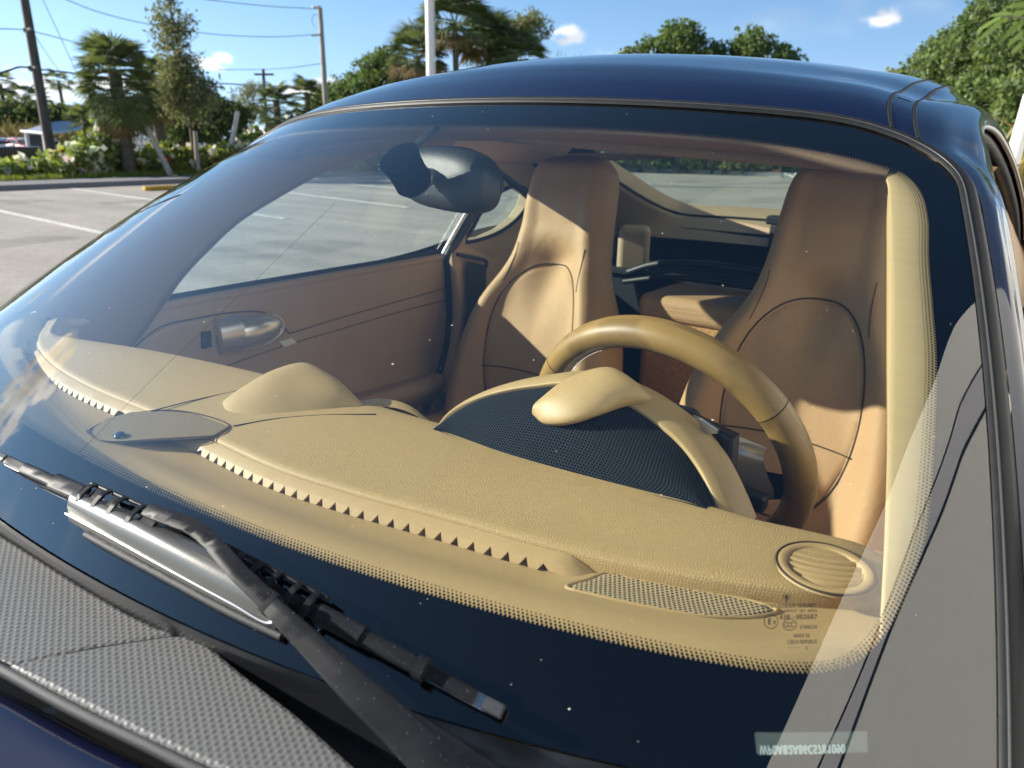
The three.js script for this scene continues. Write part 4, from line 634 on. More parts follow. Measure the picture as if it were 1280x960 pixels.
{
  const door = new THREE.Group(); door.name = numbered('passenger_door'); car.add(door);
  const B = (z) => interp([[-1.47, 0.851], [-1.0, 0.850], [-0.6, 0.848], [-0.4, 0.84]], z);
  const out = [[0, 0.25, -0.35], [0, B(-0.4), -0.38], [0, B(-0.6), -0.6], [0, B(-0.8), -0.8], [0, B(-1), -1.0], [0, B(-1.2), -1.2], [0, B(-1.47), -1.462], [0, 0.62, -1.458], [0, 0.50, -1.43], [0, 0.40, -1.36], [0, 0.25, -1.28]];
  obj('door_panel', sideSlab(out, 0.05, 0), M.doorLeather, door);
  obj('sill_cap', tube([[-0.705, 0.842, -0.36], [-0.708, 0.846, -0.6], [-0.708, 0.848, -1.0], [-0.707, 0.85, -1.46]], 0.011, 40), M.doorLeather, door);
  obj('window_scraper', tube([[-0.719, 0.857, -0.36], [-0.722, 0.860, -0.6], [-0.722, 0.862, -1.0], [-0.721, 0.864, -1.46]], 0.006, 40), M.rubber, door);
  // curved seams, raised handle field, pull, arm rest
  const seam = (pts, r = 0.0013) => obj('door_seam', tube(pts, r, 50, false, 6), M.seamDark, door);
  const field = [[-.699, .768, -.524], [-.699, .802, -.587], [-.699, .809, -.676], [-.699, .804, -.771], [-.699, .791, -.835], [-.699, .754, -.874], [-.699, .73, -.885], [-.699, .72, -.822], [-.699, .712, -.719], [-.699, .71, -.634]];
  obj('handle_field', sideSlab(field, 0.006, 0.004, { smooth: true, bevel: 0.002 }), M.doorLeather, door);
  seam([[-.694, .774, -.523], [-.694, .808, -.586], [-.694, .812, -.673], [-.694, .808, -.768], [-.694, .794, -.832], [-.694, .758, -.871], [-.694, .732, -.891]]);
  seam([[-.698, .731, -.893], [-.698, .742, -1.06], [-.698, .751, -1.257], [-.698, .759, -1.442]]); seam([[-.698, .688, -.696], [-.698, .702, -.841], [-.698, .712, -1.057], [-.698, .72, -1.256], [-.698, .723, -1.441]]);
  const hc = [-.69, .763, -.734], hl = [-.688, .757, -.79];
  const pull = obj('door_handle', new THREE.CylinderGeometry(0.041, 0.041, 0.056, 28, 1, false, 0, Math.PI).rotateX(Math.PI / 2).applyMatrix4(new THREE.Matrix4().makeScale(0.5, 1, 1)).translate(hc[0] - 0.002, hc[1], hc[2]), M.handleMetal, door);
  obj('handle_lever', new THREE.SphereGeometry(1, 32, 20).applyMatrix4(new THREE.Matrix4().makeScale(0.021, 0.036, 0.080)).translate(hl[0] - 0.004, hl[1], hl[2] - 0.002), M.handleMetal, pull);
  obj('handle_rim', new THREE.TorusGeometry(1, 0.06, 8, 48).rotateY(Math.PI / 2).applyMatrix4(new THREE.Matrix4().makeScale(0.03, 0.039, 0.084)).translate(hl[0] - 0.004, hl[1], hl[2] - 0.002), M.satinMetal, pull);
  obj('lock_button', sideSlab([[-.692, .781, -.671], [-.692, .78, -.692], [-.692, .745, -.689], [-.692, .744, -.666]], 0.008, 0.011, { bevel: 0.002 }), M.glossBlack, door);
  obj('door_reflector', sideSlab([[-.697, .719, -.858], [-.697, .72, -.896], [-.697, .706, -.908], [-.697, .702, -.871]], 0.006, 0.006, { bevel: 0.0015 }), M.lampWhite, door);
  obj('arm_rest', loft([[[-0.70, 0.55, -0.72], [-0.70, 0.53, -1.0], [-0.70, 0.51, -1.38]], [[-0.655, 0.555, -0.75], [-0.63, 0.535, -1.0], [-0.64, 0.515, -1.36]], [[-0.645, 0.53, -0.75], [-0.62, 0.51, -1.0], [-0.63, 0.49, -1.36]], [[-0.69, 0.45, -0.74], [-0.68, 0.44, -1.0], [-0.69, 0.42, -1.36]]], 24, 14), M.doorLeather, door);
  // outer skin hides behind; door glass stands in the sill
  const gl = [[0, 0.855, -0.42], [0, 0.95, -0.575], [0, 1.04, -0.715], [0, 1.12, -0.86], [0, 1.168, -0.99], [0, 1.180, -1.10], [0, 1.172, -1.25], [0, 1.135, -1.36], [0, 1.0, -1.41], [0, 0.86, -1.458]].map(([, y, z]) => new THREE.Vector3(sideX(y) - 0.022, y, z));
  const c0 = [], c1 = []; for (let i = 0; i <= 30; i++) { const z = lerp(-0.42, -1.53, i / 30); c0.push(new THREE.Vector3(sideX(0.855) - 0.022, 0.855, z)); const zb = Math.max(z, -1.462); c0[i].z = zb; const tp = interp([[-1.53, 1.12], [-1.48, 1.155], [-1.40, 1.175], [-1.25, 1.186], [-1.10, 1.186], [-0.99, 1.168], [-0.86, 1.12], [-0.715, 1.04], [-0.575, 0.95], [-0.42, 0.856]], z); c1.push(new THREE.Vector3(sideX(tp) - 0.022, tp, z)); }
  obj('door_window', sheet(Array.from({ length: 9 }, (_, k) => c0.map((p, i) => p.clone().lerp(c1[i], k / 8)))), M.sideGlass, door);
}
{
  // body opening behind the door: B pillar, quarter window, belt, rear trim
  const quarter = [[-.69, .892, -1.518], [-.678, .929, -1.541], [-.664, .973, -1.562], [-.651, 1.011, -1.592], [-.644, 1.035, -1.643], [-.641, 1.044, -1.706], [-.65, 1.015, -1.784], [-.662, .977, -1.784], [-.674, .941, -1.754], [-.684, .91, -1.693], [-.69, .892, -1.614]];
  const rear = obj('rear_side_trim', sideSlab([[0, 1.19, -1.52], [0, 1.135, -1.585], [0, 1.06, -1.573], [0, 1.0, -1.548], [0, 0.94, -1.515], [0, 0.86, -1.475], [0, 0.62, -1.475], [0, 0.5, -1.445], [0, 0.4, -1.375], [0, 0.25, -1.30], [0, 0.25, -2.4], [0, 0.9, -2.4], [0, 1.05, -2.1], [0, 1.17, -1.8]], 0.04, 0, { holes: [quarter] }), M.doorLeather, car);
  obj('quarter_seal', tube(quarter.map((p) => [p[0] + 0.004, p[1], p[2]]), 0.006, 70, true, 8), M.rubber, rear);
  obj('quarter_window', sideSlab(quarter, 0.004, -0.03, { bevel: 0 }), M.sideGlass, rear);
  obj('pillar_seal', tube([[-.64, 1.034, -1.557], [-.66, .971, -1.522], [-.681, .908, -1.487], [-.697, .858, -1.455], [-.706, .829, -1.45]], 0.013, 40), M.blackPlastic, rear);
  obj('pillar_trim_strip', tube([[-.653, 1.026, -1.536], [-.673, .963, -1.501], [-.692, .904, -1.468], [-.71, .849, -1.44]], 0.007, 40), M.satinMetal, rear);
  obj('door_gap_seal', tube([[-.69, .851, -1.444], [-.69, .76, -1.444], [-.69, .662, -1.445], [-.69, .566, -1.424], [-.69, .486, -1.382], [-.69, .398, -1.327]], 0.009, 40), M.rubber, rear);
  // rounded shoulder of the rear trim with the belt guide and the belt
  obj('belt_shoulder', loft([[[-.66, .847, -1.422], [-.66, .718, -1.432], [-.66, .599, -1.414], [-.66, .46, -1.361]], [[-.64, .873, -1.412], [-.63, .722, -1.431], [-.63, .603, -1.417], [-.63, .468, -1.357]], [[-.64, .884, -1.463], [-.63, .713, -1.484], [-.63, .591, -1.474], [-.63, .455, -1.406]], [[-.64, .84, -1.578], [-.64, .696, -1.577], [-.64, .569, -1.569], [-.64, .429, -1.49]], [[-.655, .823, -1.707], [-.655, .672, -1.708], [-.655, .535, -1.71], [-.655, .365, -1.712]]], 24, 24), M.doorLeather, rear);
  obj('belt_guide', tube([[-.622, .87, -1.415], [-.618, .855, -1.472], [-.622, .832, -1.542], [-.622, .809, -1.534]], 0.006, 30), M.blackPlastic, rear);
  obj('seat_belt', loft([[[-.617, .848, -1.447], [-.612, .747, -1.443], [-.61, .631, -1.421], [-.61, .488, -1.392]], [[-.617, .823, -1.536], [-.612, .733, -1.525], [-.61, .615, -1.496], [-.61, .469, -1.464]]], 30, 4), mat('beltWeb', { color: lin(0.016, 0.02, 0.026), roughness: 0.85, bumpMap: speck, bumpScale: 0.0003 }), rear);
  // driver's side: plain trims under the far glass
  const wall = loft([[[0.70, 0.85, -0.38], [0.71, 0.85, -0.9], [0.71, 0.85, -1.46], [0.70, 0.88, -2.0], [0.68, 0.9, -2.4]], [[0.70, 0.6, -0.38], [0.70, 0.6, -0.9], [0.70, 0.6, -1.46], [0.69, 0.6, -2.0], [0.68, 0.6, -2.4]], [[0.69, 0.25, -0.38], [0.69, 0.25, -0.9], [0.69, 0.25, -1.46], [0.69, 0.25, -2.0], [0.68, 0.25, -2.4]]], 20, 8);
  obj('driver_side_trim', wall, M.doorLeather, car);
  obj('driver_quarter_trim', loft([[[0.565, 1.145, -1.36], [0.56, 1.13, -1.6], [0.55, 1.10, -1.85]], [[0.64, 1.08, -1.42], [0.62, 1.05, -1.8], [0.6, 1.02, -2.1]], [[0.70, 0.85, -1.46], [0.69, 0.88, -2.0], [0.68, 0.88, -2.4]]], 16, 10), M.doorLeather, car);
}
// ---------------------------------------------------------------- windscreen pillars, header, headliner
{
  const inner = [[.581, 1.157, -.866], [.582, 1.14, -.812], [.595, 1.114, -.756], [.615, 1.076, -.689], [.636, 1.035, -.621], [.651, 1.005, -.573], [.667, .972, -.524], [.679, .947, -.487], [.69, .924, -.454], [.699, .903, -.421], [.706, .884, -.39], [.712, .87, -.366]];
  const outV = [0.92, 0.87, 0.80, 0.70, 0.60, 0.515, 0.43, 0.365, 0.30, 0.235, 0.175, 0.13];
  const C = cr(inner, 60), vs = cr(outV.map((v, i) => [v, i, 0]), 60).map((p) => p.x);
  const O = vs.map((v) => S(edgeX(v) - 0.022, v, -0.0085)), O2 = vs.map((v) => S(edgeX(v) - 0.055, v, -0.012));
  const rows = Array.from({ length: 14 }, (_, i) => C.map((p, j) => new THREE.CatmullRomCurve3([O[j], O2[j], p.clone().lerp(O2[j], 0.35).add(new THREE.Vector3(0.002, 0.006, 0.004)), p]).getPoint(i / 13)));
  const back = C.map((p) => p.clone().add(new THREE.Vector3(0.05, -0.02, -0.05)));
  const g = sheet([...rows, C.map((p) => p.clone().add(new THREE.Vector3(0.006, -0.004, -0.008))), back]);
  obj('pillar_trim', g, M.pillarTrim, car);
  const inL = [[-.575, 1.163, -1.18], [-.58, 1.15, -1.095], [-.59, 1.128, -1.007], [-.6, 1.102, -.934], [-.61, 1.063, -.844], [-.625, 1.016, -.752], [-.64, .962, -.682], [-.655, .906, -.622], [-.668, .852, -.579], [-.675, .803, -.536], [-.68, .762, -.491]];
  const vL = [0.92, 0.88, 0.83, 0.77, 0.70, 0.60, 0.50, 0.40, 0.30, 0.22, 0.15], CL = cr(inL, 60), VL = cr(vL.map((v, i) => [v, i, 0]), 60).map((p) => p.x);
  const OL = VL.map((v) => S(-edgeX(v) + 0.022, v, -0.0085)), OL2 = VL.map((v) => S(-edgeX(v) + 0.034, v, -0.022));
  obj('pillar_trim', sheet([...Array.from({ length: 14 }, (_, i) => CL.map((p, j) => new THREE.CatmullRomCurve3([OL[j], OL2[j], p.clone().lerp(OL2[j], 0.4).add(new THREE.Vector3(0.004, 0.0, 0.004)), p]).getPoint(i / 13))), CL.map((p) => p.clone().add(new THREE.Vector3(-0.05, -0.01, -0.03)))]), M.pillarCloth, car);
}
{
  const X = (f) => Array.from({ length: 41 }, (_, i) => { const x = lerp(-0.592, 0.592, i / 40); return f(x); });
  const fr = (x, v, off) => { const vv = v - 0.05 * sstep(0.44, 0.60, Math.abs(x)); return S(x, vv, off); };
  const roofIn = (x, d, dy) => { const p = roofPt(clamp(x, -0.57, 0.57), d); p.y += dy * (1 - 0.5 * (x / 0.59) ** 2); return p; };
  // header rail behind the glass edge, then the roof lining back to the rear window
  const B = (x, dy, dz) => fr(x, 0.915, -0.012).add(new THREE.Vector3(0, dy * (1 - 0.4 * (x / 0.575) ** 2), dz));
  obj('headliner', sheet([X((x) => fr(x, 0.965, -0.006)), X((x) => fr(x, 0.93, -0.008)), X((x) => B(x, 0, 0)), X((x) => B(x, -0.004, -0.025)), X((x) => B(x, -0.011, -0.065)), X((x) => B(x, -0.015, -0.10)), X((x) => B(x, -0.014, -0.125)), X((x) => B(x, -0.002, -0.145)), X((x) => roofIn(x, 0.26, -0.055)), X((x) => roofIn(x, 0.4, -0.052)), X((x) => roofIn(x, 0.6, -0.052)), X((x) => roofIn(x, 0.8, -0.06)), X((x) => roofIn(x, 0.95, -0.07)), X((x) => roofIn(x, 1.02, -0.085)), X((x) => roofIn(x, 1.05, -0.095)), X((x) => roofIn(x, 1.07, -0.08)), X((x) => roofIn(x, 1.09, -0.02))]), M.headliner, car);
  // sun visors folded up under the header
  for (const s of [-1, 1]) {
    const o = [[0.075, 0.02], [0.12, 0.155], [0.25, 0.175], [0.42, 0.175], [0.50, 0.15], [0.53, 0.06], [0.5, 0.03], [0.3, 0.015]].map(([x, d]) => { return B(x * s, -0.004 - 0.045 * d, -0.06 - d * 0.9); });
    obj('sun_visor', slab(o, 0.014, { bevel: 0.005, n: 70, up: new THREE.Vector3(0, -1, 0) }), M.headliner, car);
  }
  // roof side rails over the door windows
  for (const s of [-1, 1]) {
    const g = loft([[[-0.545, 1.185, -0.86], [-0.52, 1.205, -1.1], [-0.51, 1.20, -1.4], [-0.50, 1.16, -1.8]], [[-0.56, 1.175, -0.89], [-0.55, 1.18, -1.1], [-0.545, 1.165, -1.4], [-0.54, 1.12, -1.8]], [[-0.60, 1.165, -0.93], [-0.597, 1.155, -1.1], [-0.60, 1.13, -1.36], [-0.60, 1.11, -1.8]], [[-0.63, 1.17, -0.93], [-0.62, 1.17, -1.1], [-0.62, 1.145, -1.36], [-0.63, 1.14, -1.8]]], 40, 14);
    obj('roof_rail_trim', s < 0 ? g : mirrorX(g), M.doorLeather, car);
  }
}
// ---------------------------------------------------------------- rear window surround, load deck, engine cover
{
  const loop = [[-0.44, 1.115, -1.84], [-0.2, 1.135, -1.83], [0, 1.14, -1.83], [0.2, 1.135, -1.83], [0.44, 1.115, -1.84], [0.46, 1.03, -2.06], [0.44, 0.955, -2.26], [0.40, 0.932, -2.32], [0.2, 0.93, -2.335], [0, 0.93, -2.34], [-0.2, 0.93, -2.335], [-0.38, 0.932, -2.32], [-0.425, 0.955, -2.27], [-0.45, 1.03, -2.06]];
  const a = cr(loop, 100, true), o = a.map((p) => { const c = new THREE.Vector3(0, 1.03, -2.1), d = p.clone().sub(c); return p.clone().addScaledVector(d, 0.0).add(new THREE.Vector3(Math.sign(p.x) * 0.0, 0.0, 0)); });
  const wide = loop.map(([x, y, z]) => y > 1.1 ? [x * 1.25, y + 0.01, z + 0.06] : y > 0.97 ? [x * 1.30, y - 0.06, z + 0.05] : [x * 1.30, y - 0.075, z + 0.06]);
  const b = cr(wide, 100, true), up = a.map((p) => p.clone().add(new THREE.Vector3(0, 0.035, -0.06)));
  const surround = obj('rear_window_surround', sheet([up, a, a.map((p, i) => p.clone().lerp(b[i], 0.12).add(new THREE.Vector3(0, -0.004, 0.006))), a.map((p, i) => p.clone().lerp(b[i], 0.6)), b].map((r) => [...r, r[0].clone()])), M.doorLeather, car);
  obj('surround_seal', tube(a.filter((_, i) => i % 2 === 0).map((p) => p.clone().add(new THREE.Vector3(0, 0.002, -0.002))), 0.005, 120, true, 8), M.rubber, surround);
  obj('hatch_latch', join(at(box(0.16, 0.028, 0.05, 0.006), 0.02, 0.938, -2.31), at(box(0.14, 0.07, 0.03, 0.004), 0.03, 0.89, -2.29)), M.blackPlastic, surround);
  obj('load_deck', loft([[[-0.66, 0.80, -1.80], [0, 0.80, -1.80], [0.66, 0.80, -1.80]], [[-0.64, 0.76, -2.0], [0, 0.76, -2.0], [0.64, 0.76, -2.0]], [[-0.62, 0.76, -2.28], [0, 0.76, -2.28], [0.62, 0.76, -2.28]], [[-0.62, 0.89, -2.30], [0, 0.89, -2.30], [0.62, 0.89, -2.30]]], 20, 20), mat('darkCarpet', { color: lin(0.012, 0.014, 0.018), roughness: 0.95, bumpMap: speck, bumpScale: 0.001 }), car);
  obj('load_bar', tube([[-.262, .815, -1.76], [-.186, .845, -1.76], [-.101, .858, -1.76], [.015, .864, -1.76], [.145, .858, -1.76]], 0.010, 40), M.blackPlastic, car);
  obj('load_bar', tube([[-.263, .79, -1.74], [-.136, .817, -1.74], [.028, .826, -1.74], [.167, .822, -1.74]], 0.008, 40), M.blackPlastic, car);
  obj('rear_speaker', at(new RoundedBoxGeometry(0.10, 0.15, 0.08, 4, 0.02), ...[-.353, .851, -1.95], 0, 0.5), M.doorLeather, car);
  // engine cover between the seat backs: carpeted box under a leather cap
  const cap = [[.048, .813, -1.53]];
  const c = cap[0];
  obj('engine_cover', at(new RoundedBoxGeometry(0.62, 0.56, 0.22, 4, 0.03), c[0] + 0.16, c[1] - 0.325, -1.655), M.carpet, car);
  obj('engine_cover_cap', at(new RoundedBoxGeometry(0.64, 0.066, 0.25, 5, 0.024), c[0] + 0.166, c[1] - 0.036, -1.655), M.seatLeather, car);
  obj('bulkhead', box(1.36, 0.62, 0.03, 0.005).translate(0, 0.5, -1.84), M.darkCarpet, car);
  obj('tunnel', loft([[[-0.10, 0.25, -0.5], [-0.10, 0.52, -0.5], [0.10, 0.52, -0.5], [0.10, 0.25, -0.5]], [[-0.10, 0.25, -1.0], [-0.09, 0.44, -1.0], [0.09, 0.44, -1.0], [0.10, 0.25, -1.0]], [[-0.10, 0.25, -1.65], [-0.09, 0.46, -1.65], [0.09, 0.46, -1.65], [0.10, 0.25, -1.65]]], 20, 12, { straight: true }), M.doorLeather, car);
  obj('cabin_floor', box(1.38, 0.02, 1.9, 0.005).translate(0, 0.25, -1.0), M.carpet, car);
  obj('firewall', box(1.4, 0.62, 0.03, 0.005).translate(0, 0.52, -0.30), M.blackPlastic, car);
}
// ---------------------------------------------------------------- rear-view mirror on its foot
{
  const mir = new THREE.Group(); mir.name = numbered('rearview_mirror'); car.add(mir);
  const f = V([.029, 1.159, -.598]), g2 = [.059, .777], n = SN(...g2);
  const ax = V([.028, 1.126, -.625]).sub(f).normalize();
  const u = new THREE.Vector3(1, 0, 0).projectOnPlane(ax).normalize(), w = ax.clone().cross(u), Mx = frame(f, u, ax, w);
  const lathe = new THREE.LatheGeometry([[0.0, -0.001], [0.006, -0.001], [0.0065, 0.001], [0.011, 0.001], [0.0115, -0.0005], [0.0235, -0.0005], [0.0275, 0.001], [0.029, 0.004], [0.0265, 0.012], [0.0255, 0.03], [0.0265, 0.046], [0.022, 0.054], [0, 0.056]].map(([r, y]) => new THREE.Vector2(r, y)), 48).applyMatrix4(Mx);
  obj('mirror_foot', lathe, M.blackPlastic, mir);
  const c = V([.024, 1.126, -.695]), q0 = f.clone().addScaledVector(ax, 0.035);
  obj('mirror_stem', join(tube([q0, q0.clone().lerp(c, 0.5).add(new THREE.Vector3(0, 0.004, 0)), c], 0.009, 20), new THREE.SphereGeometry(0.013, 20, 14).translate(...q0.clone().lerp(c, 0.45).toArray())), M.satinMetal, mir);
  // housing: rounded back, flat glass towards the driver
  const hw = 0.098, hh = 0.045, rows = [];
  for (let i = 0; i <= 16; i++) { const t = i / 16, k = t < 0.12 ? 1 : Math.sqrt(Math.max(0, 1 - ((t - 0.12) / 0.88) ** 3.4)), z = -0.018 + 0.046 * t; rows.push(Array.from({ length: 49 }, (_, j) => { const an = j / 48 * 2 * Math.PI, e = (v, p) => Math.sign(v) * Math.abs(v) ** p, x = hw * (0.25 + 0.75 * k) * e(Math.cos(an), 0.52); return new THREE.Vector3(x, hh * k * e(Math.sin(an), 0.62) * (1 - 0.18 * (x / hw) ** 2) - 0.004 * (x / hw) ** 2, z); })); }
  const R = new THREE.Matrix4().makeRotationFromEuler(new THREE.Euler(-0.10, -0.12, -0.05, 'YXZ')).setPosition(c);
  const house = obj('mirror_housing', sheet(rows).applyMatrix4(R), mat('mirrorPlastic', { color: lin(0.024, 0.027, 0.027), roughness: 0.46, bumpMap: speck, bumpScale: 0.0002 }), mir);
  obj('mirror_bezel', new THREE.TorusGeometry(1, 0.03, 8, 60).applyMatrix4(new THREE.Matrix4().makeScale(hw, hh, 0.08)).translate(0, 0, -0.018).applyMatrix4(R), M.blackPlastic, mir);
  obj('mirror_glass', new THREE.CircleGeometry(1, 48).applyMatrix4(new THREE.Matrix4().makeScale(hw * 0.98, hh * 0.96, 1)).rotateY(Math.PI).translate(0, 0, -0.0175).applyMatrix4(R), M.brightMetal, mir);
  obj('mirror_cable', tube([[.035, 1.172, -.626], [.041, 1.182, -.639], [.035, 1.194, -.667]], 0.0045, 16), M.blackPlastic, mir);
}

// ================================================================ THE PLACE
const asphaltTint = (rgb, tile) => tint(1024, tile, rgb, (u, v) => (0.62 + 0.5 * fbm2(u, v, 4, 5, 11) + 0.26 * vnoise(u * 3, v * 28, 3, 28, 8) - 0.25 * sstep(0.62, 0.72, fbm2(u, v, 6, 4, 41))) * (0.86 + 0.28 * fbm2(u, v, 180, 2, 5)));
mat('asphalt', { map: asphaltTint([0.37, 0.335, 0.295], 9), bumpMap: tex(512, 0.8, (u, v) => fbm2(u, v, 90, 2)), bumpScale: 0.004, roughness: 0.9 });
mat('roadAsphalt', { map: asphaltTint([0.17, 0.165, 0.17], 12), roughness: 0.9 });
mat('concrete', { map: tint(512, 3, [0.22, 0.215, 0.22], (u, v) => 0.8 + 0.4 * fbm2(u, v, 8, 5)), roughness: 0.9 });
mat('linePaint', { map: tint(512, 1.5, [0.74, 0.72, 0.68], (u, v) => 0.78 + 0.26 * fbm2(u, v, 14, 4) - 0.35 * sstep(0.66, 0.74, fbm2(u, v, 30, 3, 3))), roughness: 0.8 });
mat('yellowPaint', { map: tint(256, 1, [0.62, 0.36, 0.05], (u, v) => 0.6 + 0.7 * fbm2(u, v, 12, 4)), roughness: 0.8 });
mat('turf', { map: tint(512, 3, [0.30, 0.36, 0.06], (u, v) => 0.6 + 0.8 * fbm2(u, v, 20, 4)), roughness: 1 });
mat('bark', { map: tint(256, 0.6, [0.16, 0.13, 0.10], (u, v) => 0.5 + fbm2(u, v, 14, 4)), bumpMap: speck, bumpScale: 0.01, roughness: 1 });
mat('poleWood', { map: tint(256, 1.5, [0.13, 0.105, 0.08], (u, v) => 0.7 + 0.6 * vnoise(u * 40, v * 3, 40, 3)), roughness: 0.95 });
mat('stakeWood', { map: tint(256, 1, [0.42, 0.37, 0.31], (u, v) => 0.7 + 0.6 * vnoise(u * 30, v * 3, 30, 3)), roughness: 0.95 });
mat('whitePaint', { color: lin(0.72, 0.71, 0.68), roughness: 0.5 });
mat('wire', { color: lin(0.03, 0.03, 0.035), roughness: 0.7 });
const leafMat = (name, r, g, b, tr = 0.5) => mat(name, { color: lin(r, g, b), roughness: 1, transmission: tr + 0.0, thickness: 0, ior: 1.4 });
leafMat('leafDark', 0.09, 0.135, 0.03); leafMat('leafMid', 0.115, 0.185, 0.038); leafMat('leafBright', 0.23, 0.28, 0.045); leafMat('leafPale', 0.20, 0.225, 0.095); leafMat('palmLeaf', 0.15, 0.19, 0.05, 0.5); leafMat('palmDry', 0.28, 0.20, 0.085, 0.4); leafMat('leafGrape', 0.22, 0.29, 0.045); leafMat('leafWhite', 0.72, 0.74, 0.62, 0.35); leafMat('leafRust', 0.5, 0.14, 0.03); leafMat('leafFern', 0.14, 0.22, 0.035); leafMat('reed', 0.28, 0.24, 0.085, 0.2);

// ground: lot, strip along its edge, turf, the lower land beyond
{
  const flat = (pts, y, m, name) => { const s = new THREE.Shape(pts.map(([x, z]) => new THREE.Vector2(x, -z))), g = new THREE.ShapeGeometry(s).rotateX(-Math.PI / 2).translate(0, y, 0); const P = g.attributes.position, uv = []; for (let i = 0; i < P.count; i++) uv.push(P.getX(i), P.getZ(i)); g.setAttribute('uv', new THREE.Float32BufferAttribute(uv, 2)); return struct(name, g, m); };
  flat([[-18.6, 30], [30, 30], [30, -26.6], [-18.6, -26.6]], 0, M.asphalt, 'parking_lot');
  struct('far_ground', (() => { const g = sheet([[400, 0.0], [31, -0.02], [-18, -0.02], [-23.5, -0.03], [-62, -1.0], [-900, -1.2]].map(([x, y]) => [500, 100, 31, -26, -40, -200, -900].map((z) => new THREE.Vector3(x, y - (x > -20 && z < 31 && z > -27 ? 0.03 : 0), z)))); return g; })(), M.roadAsphalt);
  flat([[-20.8, 30], [-18.75, 30], [-18.75, -28], [-20.8, -28]], 0.10, M.concrete, 'edge_path');
  const kerb = struct('kerb', join(at(box(0.16, 0.14, 56, 0.02), -18.67, 0.05, 2)), M.concrete);
  struct('rear_kerb', at(box(50, 0.16, 0.22, 0.03), 5.5, 0.065, -26.65), M.linePaint);
  flat([[-23.4, 30], [-20.8, 30], [-20.8, -30], [-23.4, -30]], 0.11, M.turf, 'turf_strip');
  flat([[-30, -26.75], [30, -26.75], [30, -60], [-30, -60]], 0.10, M.turf, 'rear_turf');
  // blades standing on the strip
  const bl = new THREE.BufferGeometry(); { const P = []; for (let k = 0; k < 7; k++) { const a = rr(0, 6.28), x = rr(-0.06, 0.06), z = rr(-0.06, 0.06), h = rr(0.07, 0.16), w = 0.008, dx = rr(-0.05, 0.05), dz = rr(-0.05, 0.05); P.push(x - w * Math.cos(a), 0, z - w * Math.sin(a), x + w * Math.cos(a), 0, z + w * Math.sin(a), x + dx, h, z + dz); } bl.setAttribute('position', new THREE.Float32BufferAttribute(P, 3)); bl.computeVertexNormals(); }
  const tuft = (name, n, f, label) => { const m = new THREE.InstancedMesh(bl, M.leafBright, n); m.name = name; m.castShadow = m.receiveShadow = true; scene.add(m); tag(m, label, 'grass', null, 'stuff'); for (let i = 0; i < n; i++) { const [x, y, z, s] = f(); m.setMatrixAt(i, new THREE.Matrix4().makeRotationY(rr(0, 6.28)).scale(new THREE.Vector3(s, s, s)).setPosition(x, y, z)); m.setColorAt(i, new THREE.Color().setRGB(rr(0.8, 1.4), rr(0.9, 1.2), rr(0.6, 1.2))); } };
  tuft('strip_grass', 9000, () => [rr(-23.3, -20.85), 0.11, rr(-24, 6), rr(0.8, 1.5)], 'bright mown grass on the strip between the path and the shrubs');
  tuft('rear_grass', 5000, () => [rr(-24, 2), 0.10, -26.8 - 3 * rnd() ** 1.4, rr(0.9, 2)], 'rough grass behind the white kerb under the hedge, seen through the rear window');
  // bay lines
  const line = (x0, z0, x1, z1, label, w = 0.11) => { const L = Math.hypot(x1 - x0, z1 - z0), g = new THREE.BoxGeometry(L, 0.004, w); const P = g.attributes.position, uv = []; for (let i = 0; i < P.count; i++) uv.push(P.getX(i), P.getZ(i)); g.setAttribute('uv', new THREE.Float32BufferAttribute(uv, 2)); g.applyMatrix4(new THREE.Matrix4().makeRotationY(-Math.atan2(z1 - z0, x1 - x0)).setPosition((x0 + x1) / 2, 0.0065, (z0 + z1) / 2)); const o = struct('parking_line', g, M.linePaint); return o; };
  for (const [z, zz] of [[-3.9, -4.3], [-6.5, -7.1], [-9.1, -10.6], [-12.0, -13.3], [-15, -16.3], [-18, -19.3], [-1.2, -1.4], [1.5, 1.4]]) line(-8.9, z, -18.3, zz);
  line(2.2, -12, 2.0, -21); line(-0.6, -12.5, -0.9, -21.2); line(-3.4, -13, -3.8, -21.4);
  const yk = tag(obj('painted_wheel_stop', at(box(0.16, 0.10, 1.5, 0.03), ...[-16.418, .05, -8.658]), M.yellowPaint), 'worn yellow painted concrete stop at the edge of the parking lot', 'wheel stop');
}
